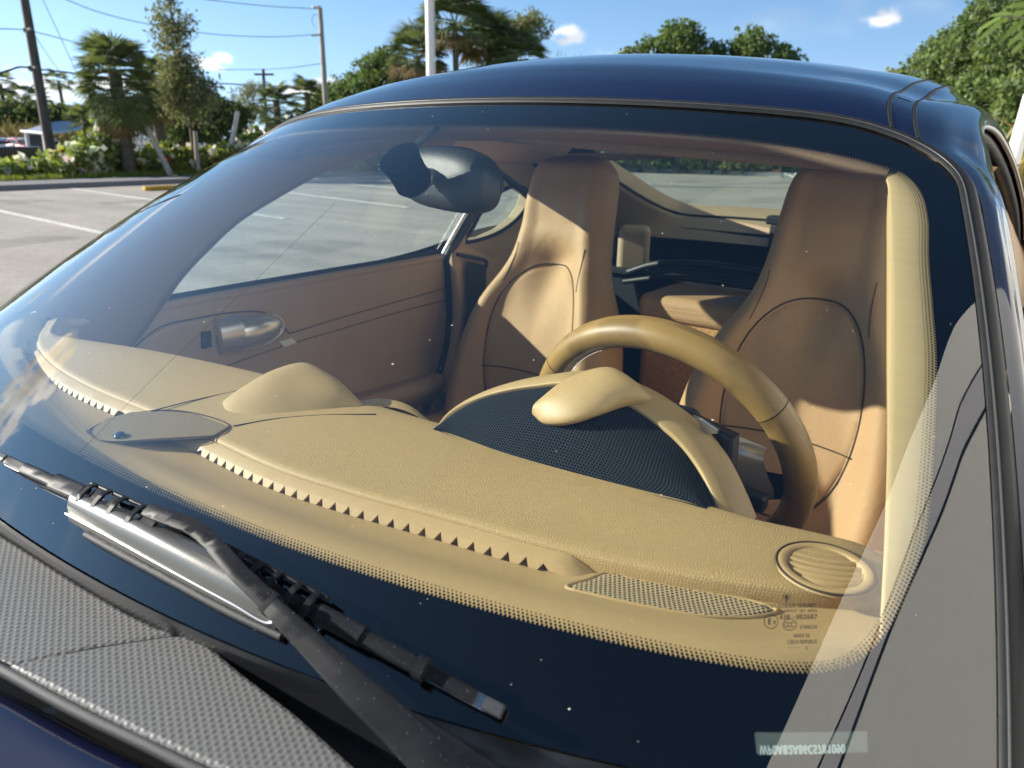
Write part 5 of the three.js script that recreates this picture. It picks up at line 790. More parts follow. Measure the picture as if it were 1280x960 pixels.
// building beside the car: mirrored in the windscreen and the paint
{
  const b = thing('gabled_building', 'pale stucco building with sloping roof edge, seen only as grey reflection low in the windscreen', 'building', [4.75, 0, 0]);
  const X = 4.05, cen = -0.3;                                              // wall plane is X metres from the windscreen's driver edge
  const sc = X / 1.3, up = (p) => [0.95 + (p[0] - 0.95) * sc, -0.35 + (p[1] + 0.35) * sc];
  const topE = [[3.50, -2.44], [3.63, -2.3], [3.64, -2.19], [3.59, -1.99], [3.40, -1.6], [3.22, -1.17], [3.08, -0.89], [2.91, -0.44], [2.77, -0.12], [2.61, 0.25], [2.2, 1.2]].map(up);
  const l1 = [[3.16, -2.4], [3.16, -1.92], [3.13, -1.77], [3.04, -1.5], [2.89, -1.21], [2.70, -0.76], [2.48, -0.28], [2.35, 0.08], [1.95, 1.2]].map(up), l2 = [[2.97, -2.4], [2.93, -1.73], [2.88, -1.51], [2.78, -1.23], [2.67, -0.99], [2.51, -0.52], [2.40, -0.28], [2.26, 0.0], [1.8, 1.2]].map(up);
  const curve = (pts, n) => cr(pts.map(([y, z]) => [0, y, z]), n).map((p) => new THREE.Vector2(-p.z, p.y));
  const e = curve(topE, 60), s = new THREE.Shape([new THREE.Vector2(e[0].x, 0), ...e, new THREE.Vector2(e[59].x, 0)]);
  const g = new THREE.ExtrudeGeometry(s, { depth: 6, bevelEnabled: false }); g.applyMatrix4(new THREE.Matrix4().makeRotationY(Math.PI / 2));
  mat('stucco', { map: tint(512, 2, [0.72, 0.70, 0.65], (u, v) => 0.95 + 0.1 * fbm2(u, v, 30, 3)), roughness: 0.95 });
  obj('wall', g, M.stucco, b);
  obj('low_wing', box(6, 4.6, 17, 0.05).translate(3.05, 2.3, -14.3), M.stucco, b);
  const band = (a, c, o, m, n) => { const A = curve(a, 50), B = curve(c, 50); const F = A.map((p) => new THREE.Vector3(-o, p.y, -p.x)), Q = B.map((p) => new THREE.Vector3(-o, p.y, -p.x)); return obj(n, sheet([F.map((p) => p.clone().setX(0.01)), F, Q, Q.map((p) => p.clone().setX(0.01))], { crease: 0.5 }), m, b); };
  mat('bandPaint', { color: lin(0.56, 0.545, 0.56), roughness: 0.9 }); mat('trimBlue', { color: lin(0.03, 0.06, 0.12), roughness: 0.7 });
  band(l1, l2, 0.012, M.bandPaint, 'wall_band');
  for (const l of [l1, l2]) obj('trim_line', tube(curve(l, 24).map((p) => [-0.014, p.y, -p.x]), 0.014, 80, false, 6), M.trimBlue, b);
}

// ---------------------------------------------------------------- plants
const leafGeo = (n, len, wid, spread, fold = 0.25) => { // a spray of n pointed leaves about the origin
  const P = [], N = []; for (let k = 0; k < n; k++) {
    const d = new THREE.Vector3(rr(-1, 1), rr(-0.5, 1), rr(-1, 1)).normalize(), s = new THREE.Vector3(rr(-1, 1), rr(-1, 1), rr(-1, 1)).cross(d).normalize(), o = new THREE.Vector3(rr(-1, 1), rr(-1, 1), rr(-1, 1)).multiplyScalar(spread), u = d.clone().cross(s), l = len * rr(0.7, 1.2), w = wid * rr(0.8, 1.2);
    const a = o, t = o.clone().addScaledVector(d, l), m1 = o.clone().addScaledVector(d, l * 0.45).addScaledVector(s, w).addScaledVector(u, fold * w), m2 = o.clone().addScaledVector(d, l * 0.45).addScaledVector(s, -w).addScaledVector(u, fold * w);
    for (const q of [a, m1, t, a, t, m2]) P.push(q.x, q.y, q.z);
  }
  const g = new THREE.BufferGeometry(); g.setAttribute('position', new THREE.Float32BufferAttribute(P, 3)); g.computeVertexNormals(); return g;
};
function crown(name, blobs, n, geo, m, parent, { size = [0.7, 1.3], shell = 0.55, gap = 0.42, freq = 1.2, warm = 0.25 } = {}) {
  const mesh = new THREE.InstancedMesh(geo, m, n); mesh.name = numbered(name); mesh.castShadow = mesh.receiveShadow = true; parent.add(mesh); tag(mesh, null, null, null, 'stuff');
  const vol = blobs.map((b) => b[3] * b[4] * b[5]), tot = vol.reduce((a, c) => a + c, 0); let k = 0, tries = 0;
  while (k < n && tries++ < n * 12) {
    let r = rnd() * tot, i = 0; while (r > vol[i] && i < blobs.length - 1) r -= vol[i++];
    const b = blobs[i], d = new THREE.Vector3(rr(-1, 1), rr(-1, 1), rr(-1, 1)); if (d.lengthSq() > 1 || d.lengthSq() < 0.01) continue;
    const rad = shell + (1 - shell) * rnd(); d.normalize().multiplyScalar(rad);
    const p = [b[0] + d.x * b[3], b[1] + d.y * b[4], b[2] + d.z * b[5]];
    if (fbm3(p[0] * freq + 50, p[1] * freq + 50, p[2] * freq + 50, 2) < gap) continue;
    const s = rr(...size), e = new THREE.Euler(rr(0, 6.28), rr(0, 6.28), rr(0, 6.28));
    mesh.setMatrixAt(k, new THREE.Matrix4().compose(new THREE.Vector3(...p), new THREE.Quaternion().setFromEuler(e), new THREE.Vector3(s, s, s)));
    const w = rr(0.7, 1.3); mesh.setColorAt(k, new THREE.Color().setRGB(w * (1 + warm * rr(-0.4, 1)), w, w * rr(0.7, 1.1))); k++;
  }
  mesh.count = k; return mesh;
}
const limb = (pts, r0, r1, n = 14) => { const c = new THREE.CatmullRomCurve3(pts.map(V)), rows = []; for (let i = 0; i <= n; i++) { const p = c.getPoint(i / n), t = c.getTangent(i / n), u = new THREE.Vector3(1, 0, 0.3).projectOnPlane(t).normalize(), w = t.clone().cross(u), r = lerp(r0, r1, i / n); rows.push(Array.from({ length: 9 }, (_, j) => p.clone().addScaledVector(u, r * Math.cos(j / 4 * Math.PI)).addScaledVector(w, r * Math.sin(j / 4 * Math.PI)))); } return sheet(rows); };
// a broadleaf tree: p at the foot of the trunk, blobs in metres relative to it
function tree(label, p, blobs, { n = 2500, geo, m = M.leafMid, trunkR = 0.14, opts = {}, name = 'broadleaf_tree', cat = 'tree', group } = {}) {
  const t = thing(name, label, cat, p, group), b0 = blobs[0], gs = [limb([[0, -0.1, 0], [0.05, b0[1] * 0.4, 0.03], [b0[0] * 0.5, b0[1] * 0.75, b0[2] * 0.5]], trunkR, trunkR * 0.55)];
  for (const b of blobs) gs.push(limb([[b0[0] * 0.3, b0[1] * 0.55, b0[2] * 0.3], [lerp(b0[0] * 0.3, b[0], 0.5), lerp(b0[1] * 0.55, b[1], 0.6), lerp(b0[2] * 0.3, b[2], 0.5)], [b[0], b[1] + b[4] * 0.5, b[2]]], trunkR * 0.45, trunkR * 0.1, 10));
  obj('trunk', join(gs), M.bark, t); crown('crown', blobs, n, geo, m, t, opts);
  return t;
}
// fan palm: fronds are parts, each of folded pleats on a stalk
function frondGeo(R, seg = 22, stalk = 0.9) {
  const P = [], add = (...q) => q.forEach((v) => P.push(v.x, v.y, v.z)), hub = new THREE.Vector3(0, 0, stalk), A = 2.35;
  for (let k = 0; k < seg; k++) { const a = (k / (seg - 1) - 0.5) * 2 * A * 0.62, l = R * (0.72 + 0.28 * Math.cos(a * 0.9)) * rr(0.92, 1.06), dir = (r, off) => new THREE.Vector3(Math.sin(a + off) * r, -0.28 * R * (r / R) ** 2.4 + 0.10 * Math.abs(Math.sin(a)) * r, stalk + Math.cos(a + off) * r * 0.95); const h = A * 0.62 / seg, m1 = dir(l * 0.55, -h), m2 = dir(l * 0.55, h), mid = dir(l * 0.55, 0); mid.y += 0.03 * R; const tip = dir(l, rr(-0.03, 0.03)); tip.y -= 0.12 * R * rnd(); add(hub, m1, mid, hub, mid, m2, m1, tip, mid, mid, tip, m2); }
  const w = 0.018; add(new THREE.Vector3(-w, 0, 0), new THREE.Vector3(w, 0, 0), new THREE.Vector3(w * 0.6, 0.02, stalk), new THREE.Vector3(-w, 0, 0), new THREE.Vector3(w * 0.6, 0.02, stalk), new THREE.Vector3(-w * 0.6, 0.02, stalk));
  const g = new THREE.BufferGeometry(); g.setAttribute('position', new THREE.Float32BufferAttribute(P, 3)); g.computeVertexNormals(); return g;
}
const fronds = [0, 1, 2].map(() => frondGeo(1));
function palm(label, foot, h, R, { n = 34, trunkR = 0.17, dry = 0.15, skirt = 0.25, lean = [0, 0], group, droop = 0.55, boots = true } = {}) {
  const t = thing('fan_palm', label, 'palm', foot, group), top = new THREE.Vector3(lean[0], h, lean[1]);
  obj('trunk', limb([[0, -0.1, 0], [lean[0] * 0.4, h * 0.5, lean[1] * 0.4], top.toArray()], trunkR * 1.1, trunkR), M.bark, t);
  if (boots) { const gs = []; for (let k = 0; k < 40; k++) { const a = k * 2.4, y = h - 0.1 - k * 0.035, q = at(new THREE.ConeGeometry(0.06, 0.36, 4), 0, 0.1, 0, 0.5, 0, 0); gs.push(q.translate(0, 0, trunkR).rotateY(a).translate(lean[0] * y / h, y, lean[1] * y / h)); } obj('leaf_boots', join(gs), M.stakeWood, t); }
  for (let k = 0; k < n; k++) {
    const a = k * 2.399, u = (k + 0.5) / n, pitch = lerp(-1.25, droop, u ** 0.9), s = R * rr(0.82, 1.12), isDry = u > 1 - dry;
    const f = obj('frond', fronds[k % 3], isDry ? M.palmDry : M.palmLeaf, t); f.position.copy(top).add(new THREE.Vector3(0, -skirt * u, 0)); f.rotation.set(pitch + rr(-0.12, 0.12), a + rr(-0.2, 0.2), rr(-0.3, 0.3), 'YXZ'); f.scale.set(s * 0.8, s * 0.8, s * 0.55);
  }
  return t;
}
const G1 = leafGeo(7, 0.26, 0.075, 0.22), G2 = leafGeo(8, 0.16, 0.055, 0.14), Gt = leafGeo(9, 0.14, 0.028, 0.16), Gn = leafGeo(7, 0.13, 0.042, 0.1), Gbig = leafGeo(6, 0.55, 0.16, 0.5), Gr = leafGeo(5, 0.20, 0.10, 0.14, 0.1);

// ---------------------------------------------------------------- planting beyond the path (left of the car)
palm('large bushy fan palm with drooping dark fronds behind the seagrape shrubs', [-21.57, .221, -10.002], 2.75, 1.1, { n: 90, dry: 0.08, droop: 0.95, boots: false, skirt: 0.95 });
palm('low fan palm with shaggy dry fronds next to the wooden utility pole', [-23.326, .385, -9.711], 1.3, 0.6, { n: 44, dry: 0.35, droop: 0.9, boots: false, trunkR: 0.12, skirt: 0.7 });
palm('bushy fan palm rising behind the thin-crowned staked tree', [-24.307, .308, -12.395], 2.8, 0.85, { n: 56, droop: 0.9, boots: false, skirt: 0.9 });
{ // slender tree: dense skirt, open spire
  const p = [-21.92, .027, -12.219], t = thing('slender_tree', 'tall slender young tree with an open feathery spire above the shrubs', 'tree', p);
  obj('trunk', join([limb([[0, 0, 0], [0.05, 2.2, 0], [-0.25, 6.1, 0.1]], 0.10, 0.02, 20), ...Array.from({ length: 26 }, () => { const y = rr(2.0, 5.7), a = rr(0, 6.28), l = (6.4 - y) * 0.26; return limb([[-0.12 * y / 3, y, 0], [l * 0.5 * Math.cos(a), y + l * 0.4, l * 0.5 * Math.sin(a)], [l * Math.cos(a) - 0.1, y + l * 0.7, l * Math.sin(a)]], 0.018, 0.006, 6); })]), M.bark, t);
  crown('crown', [[0.15, 2.3, 0, 1.0, 0.85, 1.0], [-0.1, 3.2, 0, 0.7, 0.8, 0.7], [0.05, 2.5, 0.2, 0.9, 0.7, 0.9]], 1000, Gt, M.leafPale, t, { shell: 0.15, gap: 0.36, freq: 2 });
  crown('crown', [[-0.2, 4.4, 0, 0.75, 0.8, 0.7], [-0.2, 5.2, 0, 0.42, 0.7, 0.42], [-0.25, 6.0, 0, 0.26, 0.5, 0.26], [-0.7, 3.8, 0.2, 0.6, 0.3, 0.45]], 210, Gt, M.leafPale, t, { shell: 0.1, gap: 0.44, freq: 2.4 });
}
{ // seagrape shrubs: round leaves, pale undersides catching the light, a few rusty ones
  const shrub = (label, p, blobs, n, k = 1) => { const t = thing('seagrape_shrub', label, 'shrub', p); obj('stem', join(blobs.map((b) => limb([[b[0] * 0.3, 0, b[2] * 0.3], [b[0] * 0.7, b[1] * 0.6, b[2] * 0.7], [b[0], b[1] + b[4] * 0.6, b[2]]], 0.025, 0.008, 6))), M.bark, t); crown('leaves', blobs, n, Gr, M.leafGrape, t, { shell: 0.4, gap: 0.34, freq: 2.2 }); crown('pale_leaves', blobs, Math.round(n * 0.16 * k), Gr, M.leafWhite, t, { shell: 0.9, gap: 0.45, freq: 2.2, size: [0.8, 1.3] }); crown('rusty_leaves', blobs, Math.round(n * 0.02), Gr, M.leafRust, t, { shell: 0.9, gap: 0.40, freq: 2.2, size: [0.6, 0.9] }); return t; };
  shrub('bright green seagrape shrub with white-backed leaves at the left end of the row', [-22.294, .052, -7.603], [[0, 0.15, 0, 0.5, 0.3, 0.5], [0.5, 0.2, -0.4, 0.5, 0.3, 0.5]], 200);
  shrub('low seagrape sprig at the left edge of the picture beside the black box', [-22.014, .069, -6.831], [[0, 0.12, 0, 0.3, 0.25, 0.4]], 70);
  shrub('seagrape shrub with orange leaves in front of the low shaggy palm', [-22.511, .057, -8.494], [[0, 0.25, 0, 0.6, 0.35, 0.6], [0.5, 0.5, -0.6, 0.5, 0.4, 0.6]], 380);
  shrub('tall seagrape shrub full of pale leaves in front of the large bushy palm', [-22.391, .055, -9.356], [[0, 0.5, 0, 0.6, 0.6, 0.6], [0.3, 1.0, -0.4, 0.45, 0.5, 0.5], [-0.3, 0.35, 0.5, 0.6, 0.4, 0.6]], 480, 1.0);
  shrub('seagrape shrub between the large palm and the leaning prop', [-22.561, .059, -10.478], [[0, 0.3, 0, 0.6, 0.35, 0.6], [0.5, 0.4, -0.5, 0.5, 0.4, 0.5]], 300, 0.6);
  shrub('yellow-green seagrape shrub at the foot of the leaning prop', [-22.586, .08, -11.365], [[0, 0.35, 0, 0.5, 0.5, 0.5], [0.5, 0.35, -0.6, 0.45, 0.4, 0.5]], 280, 0.3);
  shrub('seagrape shrub under the slender young tree', [-22.653, .068, -12.545], [[0, 0.35, 0, 0.6, 0.4, 0.7], [0.6, 0.4, -0.8, 0.5, 0.45, 0.6]], 300, 0.5);
  shrub('seagrape shrub beside the short pale stake, next to the car\'s pillar', [-22.694, .113, -13.695], [[0, 0.35, 0, 0.7, 0.45, 0.7], [0.8, 0.4, -1, 0.7, 0.45, 0.7]], 320, 0.4);
  for (const [i, q] of [[-21.868, .139, -14.649], [-21.24, .134, -15.572], [-20.592, .131, -16.446], [-19.894, .13, -17.31], [-19.149, .13, -18.158]].entries()) shrub(['green shrub hedge just inside the passenger window\'s front top corner', 'second shrub of the hedge seen through the passenger window', 'third shrub of the hedge seen through the passenger window', 'fourth shrub of the hedge, left of the rear-view mirror foot', 'last shrub of the hedge, behind the rear-view mirror foot'][i], q, [[0, 0.6, 0, 1.0, 0.7, 1.0], [0.7, 0.8, -1, 0.9, 0.8, 0.9]], 420, 0.5);
}
const stick = (name, label, cat, a, b, r, m, group) => { const p = V(a), q = V(b).sub(p), t = thing(name, label, cat, a, group); obj('pole', limb([[0, 0, 0], q.clone().multiplyScalar(0.5).toArray(), q.toArray()], r, r * 0.9, 4), m, t); return t; };
{ const s = stick('tree_prop', 'long grey wooden prop leaning to the left against the large bushy palm', 'tree prop', [-20.579, .143, -10.685], [-21.227, 2.108, -10.267], 0.085, M.stakeWood); obj('cleat', box(0.16, 0.2, 0.16).translate(-0.75, 1.9, 0.1), M.stakeWood, s); }
stick('tree_prop', 'upright pale post under the slender young tree', 'tree prop', [-21.37, .053, -11.974], [-21.335, 1.356, -12.038], 0.07, M.stakeWood);
stick('tree_prop', 'short whitish post leaning to the right beside the windscreen\'s left edge', 'tree prop', [-22.433, .535, -13.744], [-22.215, 2.013, -14.102], 0.085, M.whitePaint);
tree('dark rounded tree filling the gap behind the slender young tree', [-28.369, .302, -15.428], [[0.4, 1.7, 0, 1.3, 1.1, 1.3], [1.7, 1.5, -0.6, 1.2, 0.9, 1.2], [-1.2, 1.3, 0, 1.1, 1.0, 1.1]], { geo: G2, m: M.leafDark, n: 1800 });
{ // arching feather palm behind the short white post
  const t = thing('feather_palm', 'arching feather palm behind the short whitish post', 'palm', [-28.269, .27, -17.621]); const gs = [];
  obj('trunk', limb([[0, 0, 0], [0, 1, 0], [0.1, 2.0, 0]], 0.12, 0.08, 6), M.bark, t);
  for (let k = 0; k < 13; k++) { const a = k * 2.4, P = [], s = (u) => new THREE.Vector3(Math.cos(a) * 1.5 * u, 1.1 * u - 1.5 * u * u, Math.sin(a) * 1.5 * u); for (let i = 1; i < 22; i++) { const u = i / 22, p = s(u), d = s(u + 0.03).sub(p).normalize(), w = new THREE.Vector3(-d.z, 0, d.x).normalize(); for (const q of [-1, 1]) { const tip = p.clone().addScaledVector(w, q * 0.4 * (1 - 0.6 * u)).addScaledVector(d, 0.15); tip.y -= 0.18; const e = p.clone().addScaledVector(d, 0.06); P.push(...p.toArray(), ...tip.toArray(), ...e.toArray()); } } const g = new THREE.BufferGeometry(); g.setAttribute('position', new THREE.Float32BufferAttribute(P, 3)); g.computeVertexNormals(); const f = obj('frond', g, M.palmLeaf, t); f.position.set(0.1, 2.0, 0); }
}
palm('dark fan palm low beyond the short whitish post, left of the lamp pole', [-32.261, .106, -22.494], 2.9, 1.05, { n: 54, dry: 0.2, droop: 0.9, boots: false, skirt: 1.1 });
palm('fan palm right beside the lamp pole, above the car\'s roof corner', [-32.994, .052, -24.913], 3.4, 1.05, { n: 54, dry: 0.05, droop: 0.9, boots: false, skirt: 1.1 });
tree('thin twiggy tree in the gap before the far crossarm pole', [-38.051, -.053, -24.613], [[0, 3.0, 0, 1.4, 1.1, 1.2], [0.8, 3.6, 0, 0.9, 0.7, 0.9]], { geo: Gt, m: M.leafPale, n: 500, trunkR: 0.08, opts: { gap: 0.46, shell: 0.2 } });
tree('dense green tree low behind the lamp pole, touching the roof line', [-36.565, -.107, -30.1], [[0, 3.1, 0, 2.0, 1.4, 2], [1.8, 3.4, 0, 1.6, 1.3, 1.6]], { geo: G1, m: M.leafMid, n: 1500 });

// ---------------------------------------------------------------- poles and wires
{
  const t = thing('utility_pole', 'thick dark wooden utility pole at the left, leaning slightly, carrying cables', 'utility pole', [-34.049, -.002, -12.464]);
  const a = V([-34.049, -.002, -12.464]), up = V([-33.994, 7.39, -12.615]).sub(a);
  obj('pole', limb([[0, -0.4, 0], up.clone().multiplyScalar(0.5).toArray(), up.toArray()], 0.21, 0.15, 12), M.poleWood, t);
  for (const q of [[-33.832, 5.188, -12.474], [-33.863, 3.779, -12.389]]) { const p = V(q).sub(a); obj('insulator', join(at(new THREE.CylinderGeometry(0.06, 0.06, 0.5, 10), p.x, p.y, p.z, 0, 0, Math.PI / 2), at(new THREE.SphereGeometry(0.12, 12, 8), p.x - 0.3, p.y, p.z)), M.concrete, t); }
}
{
  const a = V([-30.857, .503, -24.422]), t = thing('lamp_pole', 'grey wooden lamp pole with a small white street light at its top', 'lamp pole', a.toArray()), up = V([-30.807, 7.21, -24.486]).sub(a);
  obj('pole', limb([[0, -2, 0], up.clone().multiplyScalar(0.5).toArray(), up.toArray()], 0.16, 0.12, 10), M.stakeWood, t);
  const h = V([-30.742, 7.173, -24.244]).sub(a); obj('lamp_head', at(new RoundedBoxGeometry(0.42, 0.14, 0.24, 3, 0.06), h.x, h.y + 0.03, h.z, 0, 0.7, 0.1), M.whitePaint, t);
  const k = V([-30.754, 6.666, -24.392]).sub(a); obj('cable_loop', new THREE.TorusGeometry(0.28, 0.012, 6, 20, 4.5).translate(k.x - 0.35, k.y, k.z), M.wire, t);
  const i = V([-30.785, 6.025, -24.353]).sub(a); obj('insulator', at(new THREE.CylinderGeometry(0.05, 0.05, 0.7, 10), i.x - 0.3, i.y, i.z, 0, 0, Math.PI / 2), M.concrete, t);
}
{
  const a = V([-90.95, 1.414, -60.66]), t = thing('crossarm_pole', 'distant utility pole with a short crossarm above the trees', 'utility pole', a.toArray()), up = V([-90.76, 10.003, -60.945]).sub(a);
  obj('pole', limb([[0, -3, 0], up.clone().multiplyScalar(0.5).toArray(), up.toArray()], 0.25, 0.2, 6), M.poleWood, t);
  const c = V([-90.742, 9.307, -60.972]).sub(a); obj('crossarm', at(box(2.6, 0.25, 0.25, 0.02), c.x, c.y, c.z, 0, 0.66), M.poleWood, t);
}
{ const t = thing('light_column', 'smooth white steel light column rising behind the car\'s roof among the palms', 'light column', [-13.966, .409, -14.891]); const a = V([-13.966, .409, -14.891]), up = V([-13.929, 5.731, -14.927]).sub(a); obj('column', limb([[0, -0.3, 0], up.clone().multiplyScalar(0.5).toArray(), up.toArray()], 0.135, 0.125, 6), M.whitePaint, t); obj('base_plate', new THREE.CylinderGeometry(0.25, 0.25, 0.04, 20), M.satinMetal, t); }
const wire = (label, pts, r = 0.016) => tag(obj('overhead_wire', tube(pts, r, 40, false, 5), M.wire), label, 'wire');
wire('upper wire from the left edge to the thick utility pole', [[-30.823, 4.659, -9.487], [-32.44, 4.948, -11.001], [-33.842, 5.186, -12.449]], 0.018);
wire('wire from the thick utility pole sloping down behind the large palm', [[-33.825, 5.16, -12.495], [-38.135, 5.367, -15.768], [-41.155, 5.302, -18.871], [-43.144, 5.287, -23.846]], 0.018);
wire('thick sagging cable left of the utility pole', [[-31.727, 3.284, -9.949], [-32.529, 3.427, -10.73], [-33.359, 3.626, -11.405], [-33.647, 3.755, -11.8], [-33.863, 3.779, -12.389]], 0.04);
wire('thick cable running right from the utility pole behind the trees', [[-33.865, 3.749, -12.384], [-34.615, 3.763, -13.798], [-37.714, 3.898, -16.764], [-39.295, 4.054, -22.538], [-39.203, 4.112, -26.509], [-30.882, 3.658, -24.391]], 0.035);
wire('long wire drooping to the middle of the lamp pole', [[-31.75, 6.255, -12.886], [-32.177, 5.942, -14.451], [-33.112, 5.828, -17.144], [-33.582, 5.822, -20.429], [-32.209, 5.838, -22.57], [-30.831, 6.022, -24.292]]);
wire('topmost wire running to the street light on the lamp pole', [[-32.886, 7.082, -17.582], [-32.637, 7.11, -20.06], [-32.135, 7.171, -22.677], [-30.823, 7.153, -24.303]]);
wire('short low wire from the far crossarm pole to the lamp pole', [[-37.08, 4.588, -22.373], [-35.218, 4.578, -23.47], [-32.669, 4.545, -23.658], [-30.807, 4.735, -24.487]]);
wire('first stay wire slanting down right of the utility pole', [[-31.937, 6.261, -12.407], [-32.703, 4.747, -13.194], [-33.449, 2.981, -14.019]], 0.012);
wire('second stay wire slanting down from the utility pole', [[-33.785, 5.053, -12.603], [-34.754, 4.208, -13.438], [-36.355, 2.913, -14.837]], 0.012);

// ---------------------------------------------------------------- far left: shelter, cars, box, buildings
{
  const P = (q) => V(q), t = thing('shelter', 'small open shelter with a grey metal hip roof and white posts beyond the shrubs', 'shelter', [-59.534, -.581, -21.382]), o = P([-59.534, -.581, -21.382]), L = (q) => P(q).sub(o);
  const A = L([-61.834, 1.506, -20.849]), B = L([-58.529, 1.347, -21.222]), C = L([-65.901, 1.778, -27.128]), R1 = L([-62.158, 2.16, -22.948]), R2 = L([-65.313, 2.43, -25.907]);
  const tri = (...p) => { const g = new THREE.BufferGeometry(); g.setAttribute('position', new THREE.Float32BufferAttribute(p.flatMap((q) => q.toArray()), 3)); g.computeVertexNormals(); return g; };
  const D2 = A.clone().add(C).sub(B); D2.y = A.y;
  mat('roofMetal', { color: lin(0.38, 0.40, 0.46), roughness: 0.45, metalness: 0.3 });
  obj('roof', tri(A, B, R1, B, C, R2, B, R2, R1, A, R1, D2, C, D2, R2, R1, R2, D2), M.roofMetal, t);
  const beam = (p, q, r) => limb([p.toArray(), p.clone().lerp(q, 0.5).toArray(), q.toArray()], r, r, 3);
  obj('fascia', join(beam(A, B, 0.11), beam(B, C, 0.11)), M.whitePaint, t);
  for (const [a, b] of [[[-60.832, -.543, -20.691], [-60.799, 1.395, -20.79]], [[-58.595, -.609, -21.037], [-58.57, 1.345, -21.109]], [[-64.401, -.579, -25.493], [-64.329, 1.631, -25.677]]]) obj('post', beam(L(a), L(b), 0.13), M.whitePaint, t);
  const w = [[-63.691, -.33, -21.602], [-63.597, 1.291, -21.879], [-63.256, 1.301, -22.854], [-63.352, -.336, -22.583]].map(L); obj('back_wall', slab(w, 0.08, { bevel: 0.01, smooth: false, up: new THREE.Vector3(1, 0, 0.3) }), mat('darkWall', { color: lin(0.10, 0.11, 0.12), roughness: 0.9 }), t);
}
function farCar(label, p, turn, color) {
  const t = thing('parked_car', label, 'car', p, 'cars parked far off beyond the shelter'); t.rotation.y = turn;
  const prof = [[-2.1, 0.35], [-2.15, 0.7], [-1.9, 0.9], [-1.3, 0.98], [-0.8, 1.38], [0.5, 1.42], [1.15, 1.0], [1.9, 0.86], [2.15, 0.65], [2.15, 0.35]];
  const s = new THREE.Shape(cr(prof.map(([x, y]) => [x, y, 0]), 50).map((q) => new THREE.Vector2(q.x, q.y)));
  obj('body', new THREE.ExtrudeGeometry(s, { depth: 1.56, bevelEnabled: true, bevelSize: 0.1, bevelThickness: 0.1, bevelOffset: -0.1, bevelSegments: 3 }).translate(0, 0, -0.78), mat('farPaint_' + label.length, { color, roughness: 0.3, clearcoat: 1 }), t);
  const w = new THREE.Shape([[-1.15, 0.98], [-0.72, 1.31], [0.46, 1.34], [0.98, 1.0]].map(([x, y]) => new THREE.Vector2(x, y)));
  obj('window', new THREE.ExtrudeGeometry(w, { depth: 1.77, bevelEnabled: false }).translate(0, 0, -0.885), M.glossBlack, t);
  obj('windscreen', at(box(0.02, 0.52, 1.4, 0.008), 0.87, 1.18, 0, 0, 0, 1.02), M.glossBlack, t);
  for (const x of [-1.3, 1.35]) for (const z of [-0.8, 0.8]) obj('wheel', new THREE.CylinderGeometry(0.32, 0.32, 0.2, 20).rotateX(Math.PI / 2).translate(x, 0.32, z), M.rubber, t);
  for (const z of [-0.6, 0.6]) obj('headlight', at(new THREE.SphereGeometry(0.13, 12, 8), 2.05, 0.68, z), M.lampWhite, t);
}
farCar('silver car at the left edge, seen above the black box', [-69.855, -.454, -22.046], -0.3, lin(0.5, 0.52, 0.55));
farCar('red car behind the shelter\'s left post', [-67.517, -.418, -22.774], 0.1, lin(0.45, 0.03, 0.035));
farCar('black car in the opening of the shelter', [-66.362, -.43, -23.064], 0.3, lin(0.012, 0.013, 0.015));
farCar('white car behind the shelter\'s right post', [-65.205, -.442, -23.342], 0.2, lin(0.7, 0.7, 0.7));
{ const p = [-33.583, -.013, -10.715], t = thing('box_trailer', 'low black box trailer at the left edge on the road beyond the grass', 'trailer', p); obj('body', at(new RoundedBoxGeometry(1.5, 0.72, 2.4, 3, 0.05), -0.1, 0.42, 0, 0, -0.35), M.glossBlack, t); for (const s of [-0.6, 0.6]) obj('wheel', at(new THREE.CylinderGeometry(0.2, 0.2, 0.14, 18).rotateZ(Math.PI / 2), s, 0.0, 0.5), M.rubber, t); }
{ // buildings on the skyline
  const bld = (label, x0, x1, yTop, yBase, dist, m, win) => {
    const a = V([0, 0, 0]); const l = V(x0), r = V(x1), c = l.clone().add(r).multiplyScalar(0.5), w = l.distanceTo(r), t = thing('far_building', label, 'building', [c.x, -1.2, c.z]); t.rotation.y = -Math.atan2(r.z - l.z, r.x - l.x);
    const h = l.y + 1.2; obj('wall', box(w, h, 14, 0.05).translate(0, h / 2, -7), m, t); obj('roof', box(w + 0.6, 0.6, 14.6, 0.05).translate(0, h + 0.3, -7), M.whitePaint, t);
    const nx = Math.max(2, Math.round(w / 4)), ny = Math.max(1, Math.floor(h / 3.4)); for (let j = 0; j < ny; j++) for (let i = 0; i < nx; i++) obj('window', box(1.8, 1.6, 0.1, 0.02).translate((i + 0.5 - nx / 2) * w / nx, h - 1.9 - j * 3.3, 0.03), M.glossBlack, t);
  };
  mat('blueGrey', { color: lin(0.20, 0.25, 0.30), roughness: 0.8 }); mat('offWhite', { color: lin(0.70, 0.68, 0.64), roughness: 0.8 });
  mat('deepBlue', { color: lin(0.02, 0.05, 0.14), roughness: 0.7 });
  bld('flat blue-grey building low on the skyline at the far left', [-237.915, 9.099, -74.312], [-235.817, 9.301, -80.735], 0, 0, 0, M.blueGrey);
  bld('white stepped building on the skyline right of the utility pole', [-224.259, 8.555, -83.386], [-223.274, 8.63, -85.994], 0, 0, 0, M.offWhite);
  bld('blue-grey block on the skyline partly behind the large palm', [-209.335, 8.16, -80.451], [-207.368, 8.3, -85.406], 0, 0, 0, M.blueGrey);
  bld('small dark blue block at the very left of the skyline', [-204.543, 8.853, -63.761], [-203.889, 8.925, -65.828], 0, 0, 0, M.deepBlue);
}
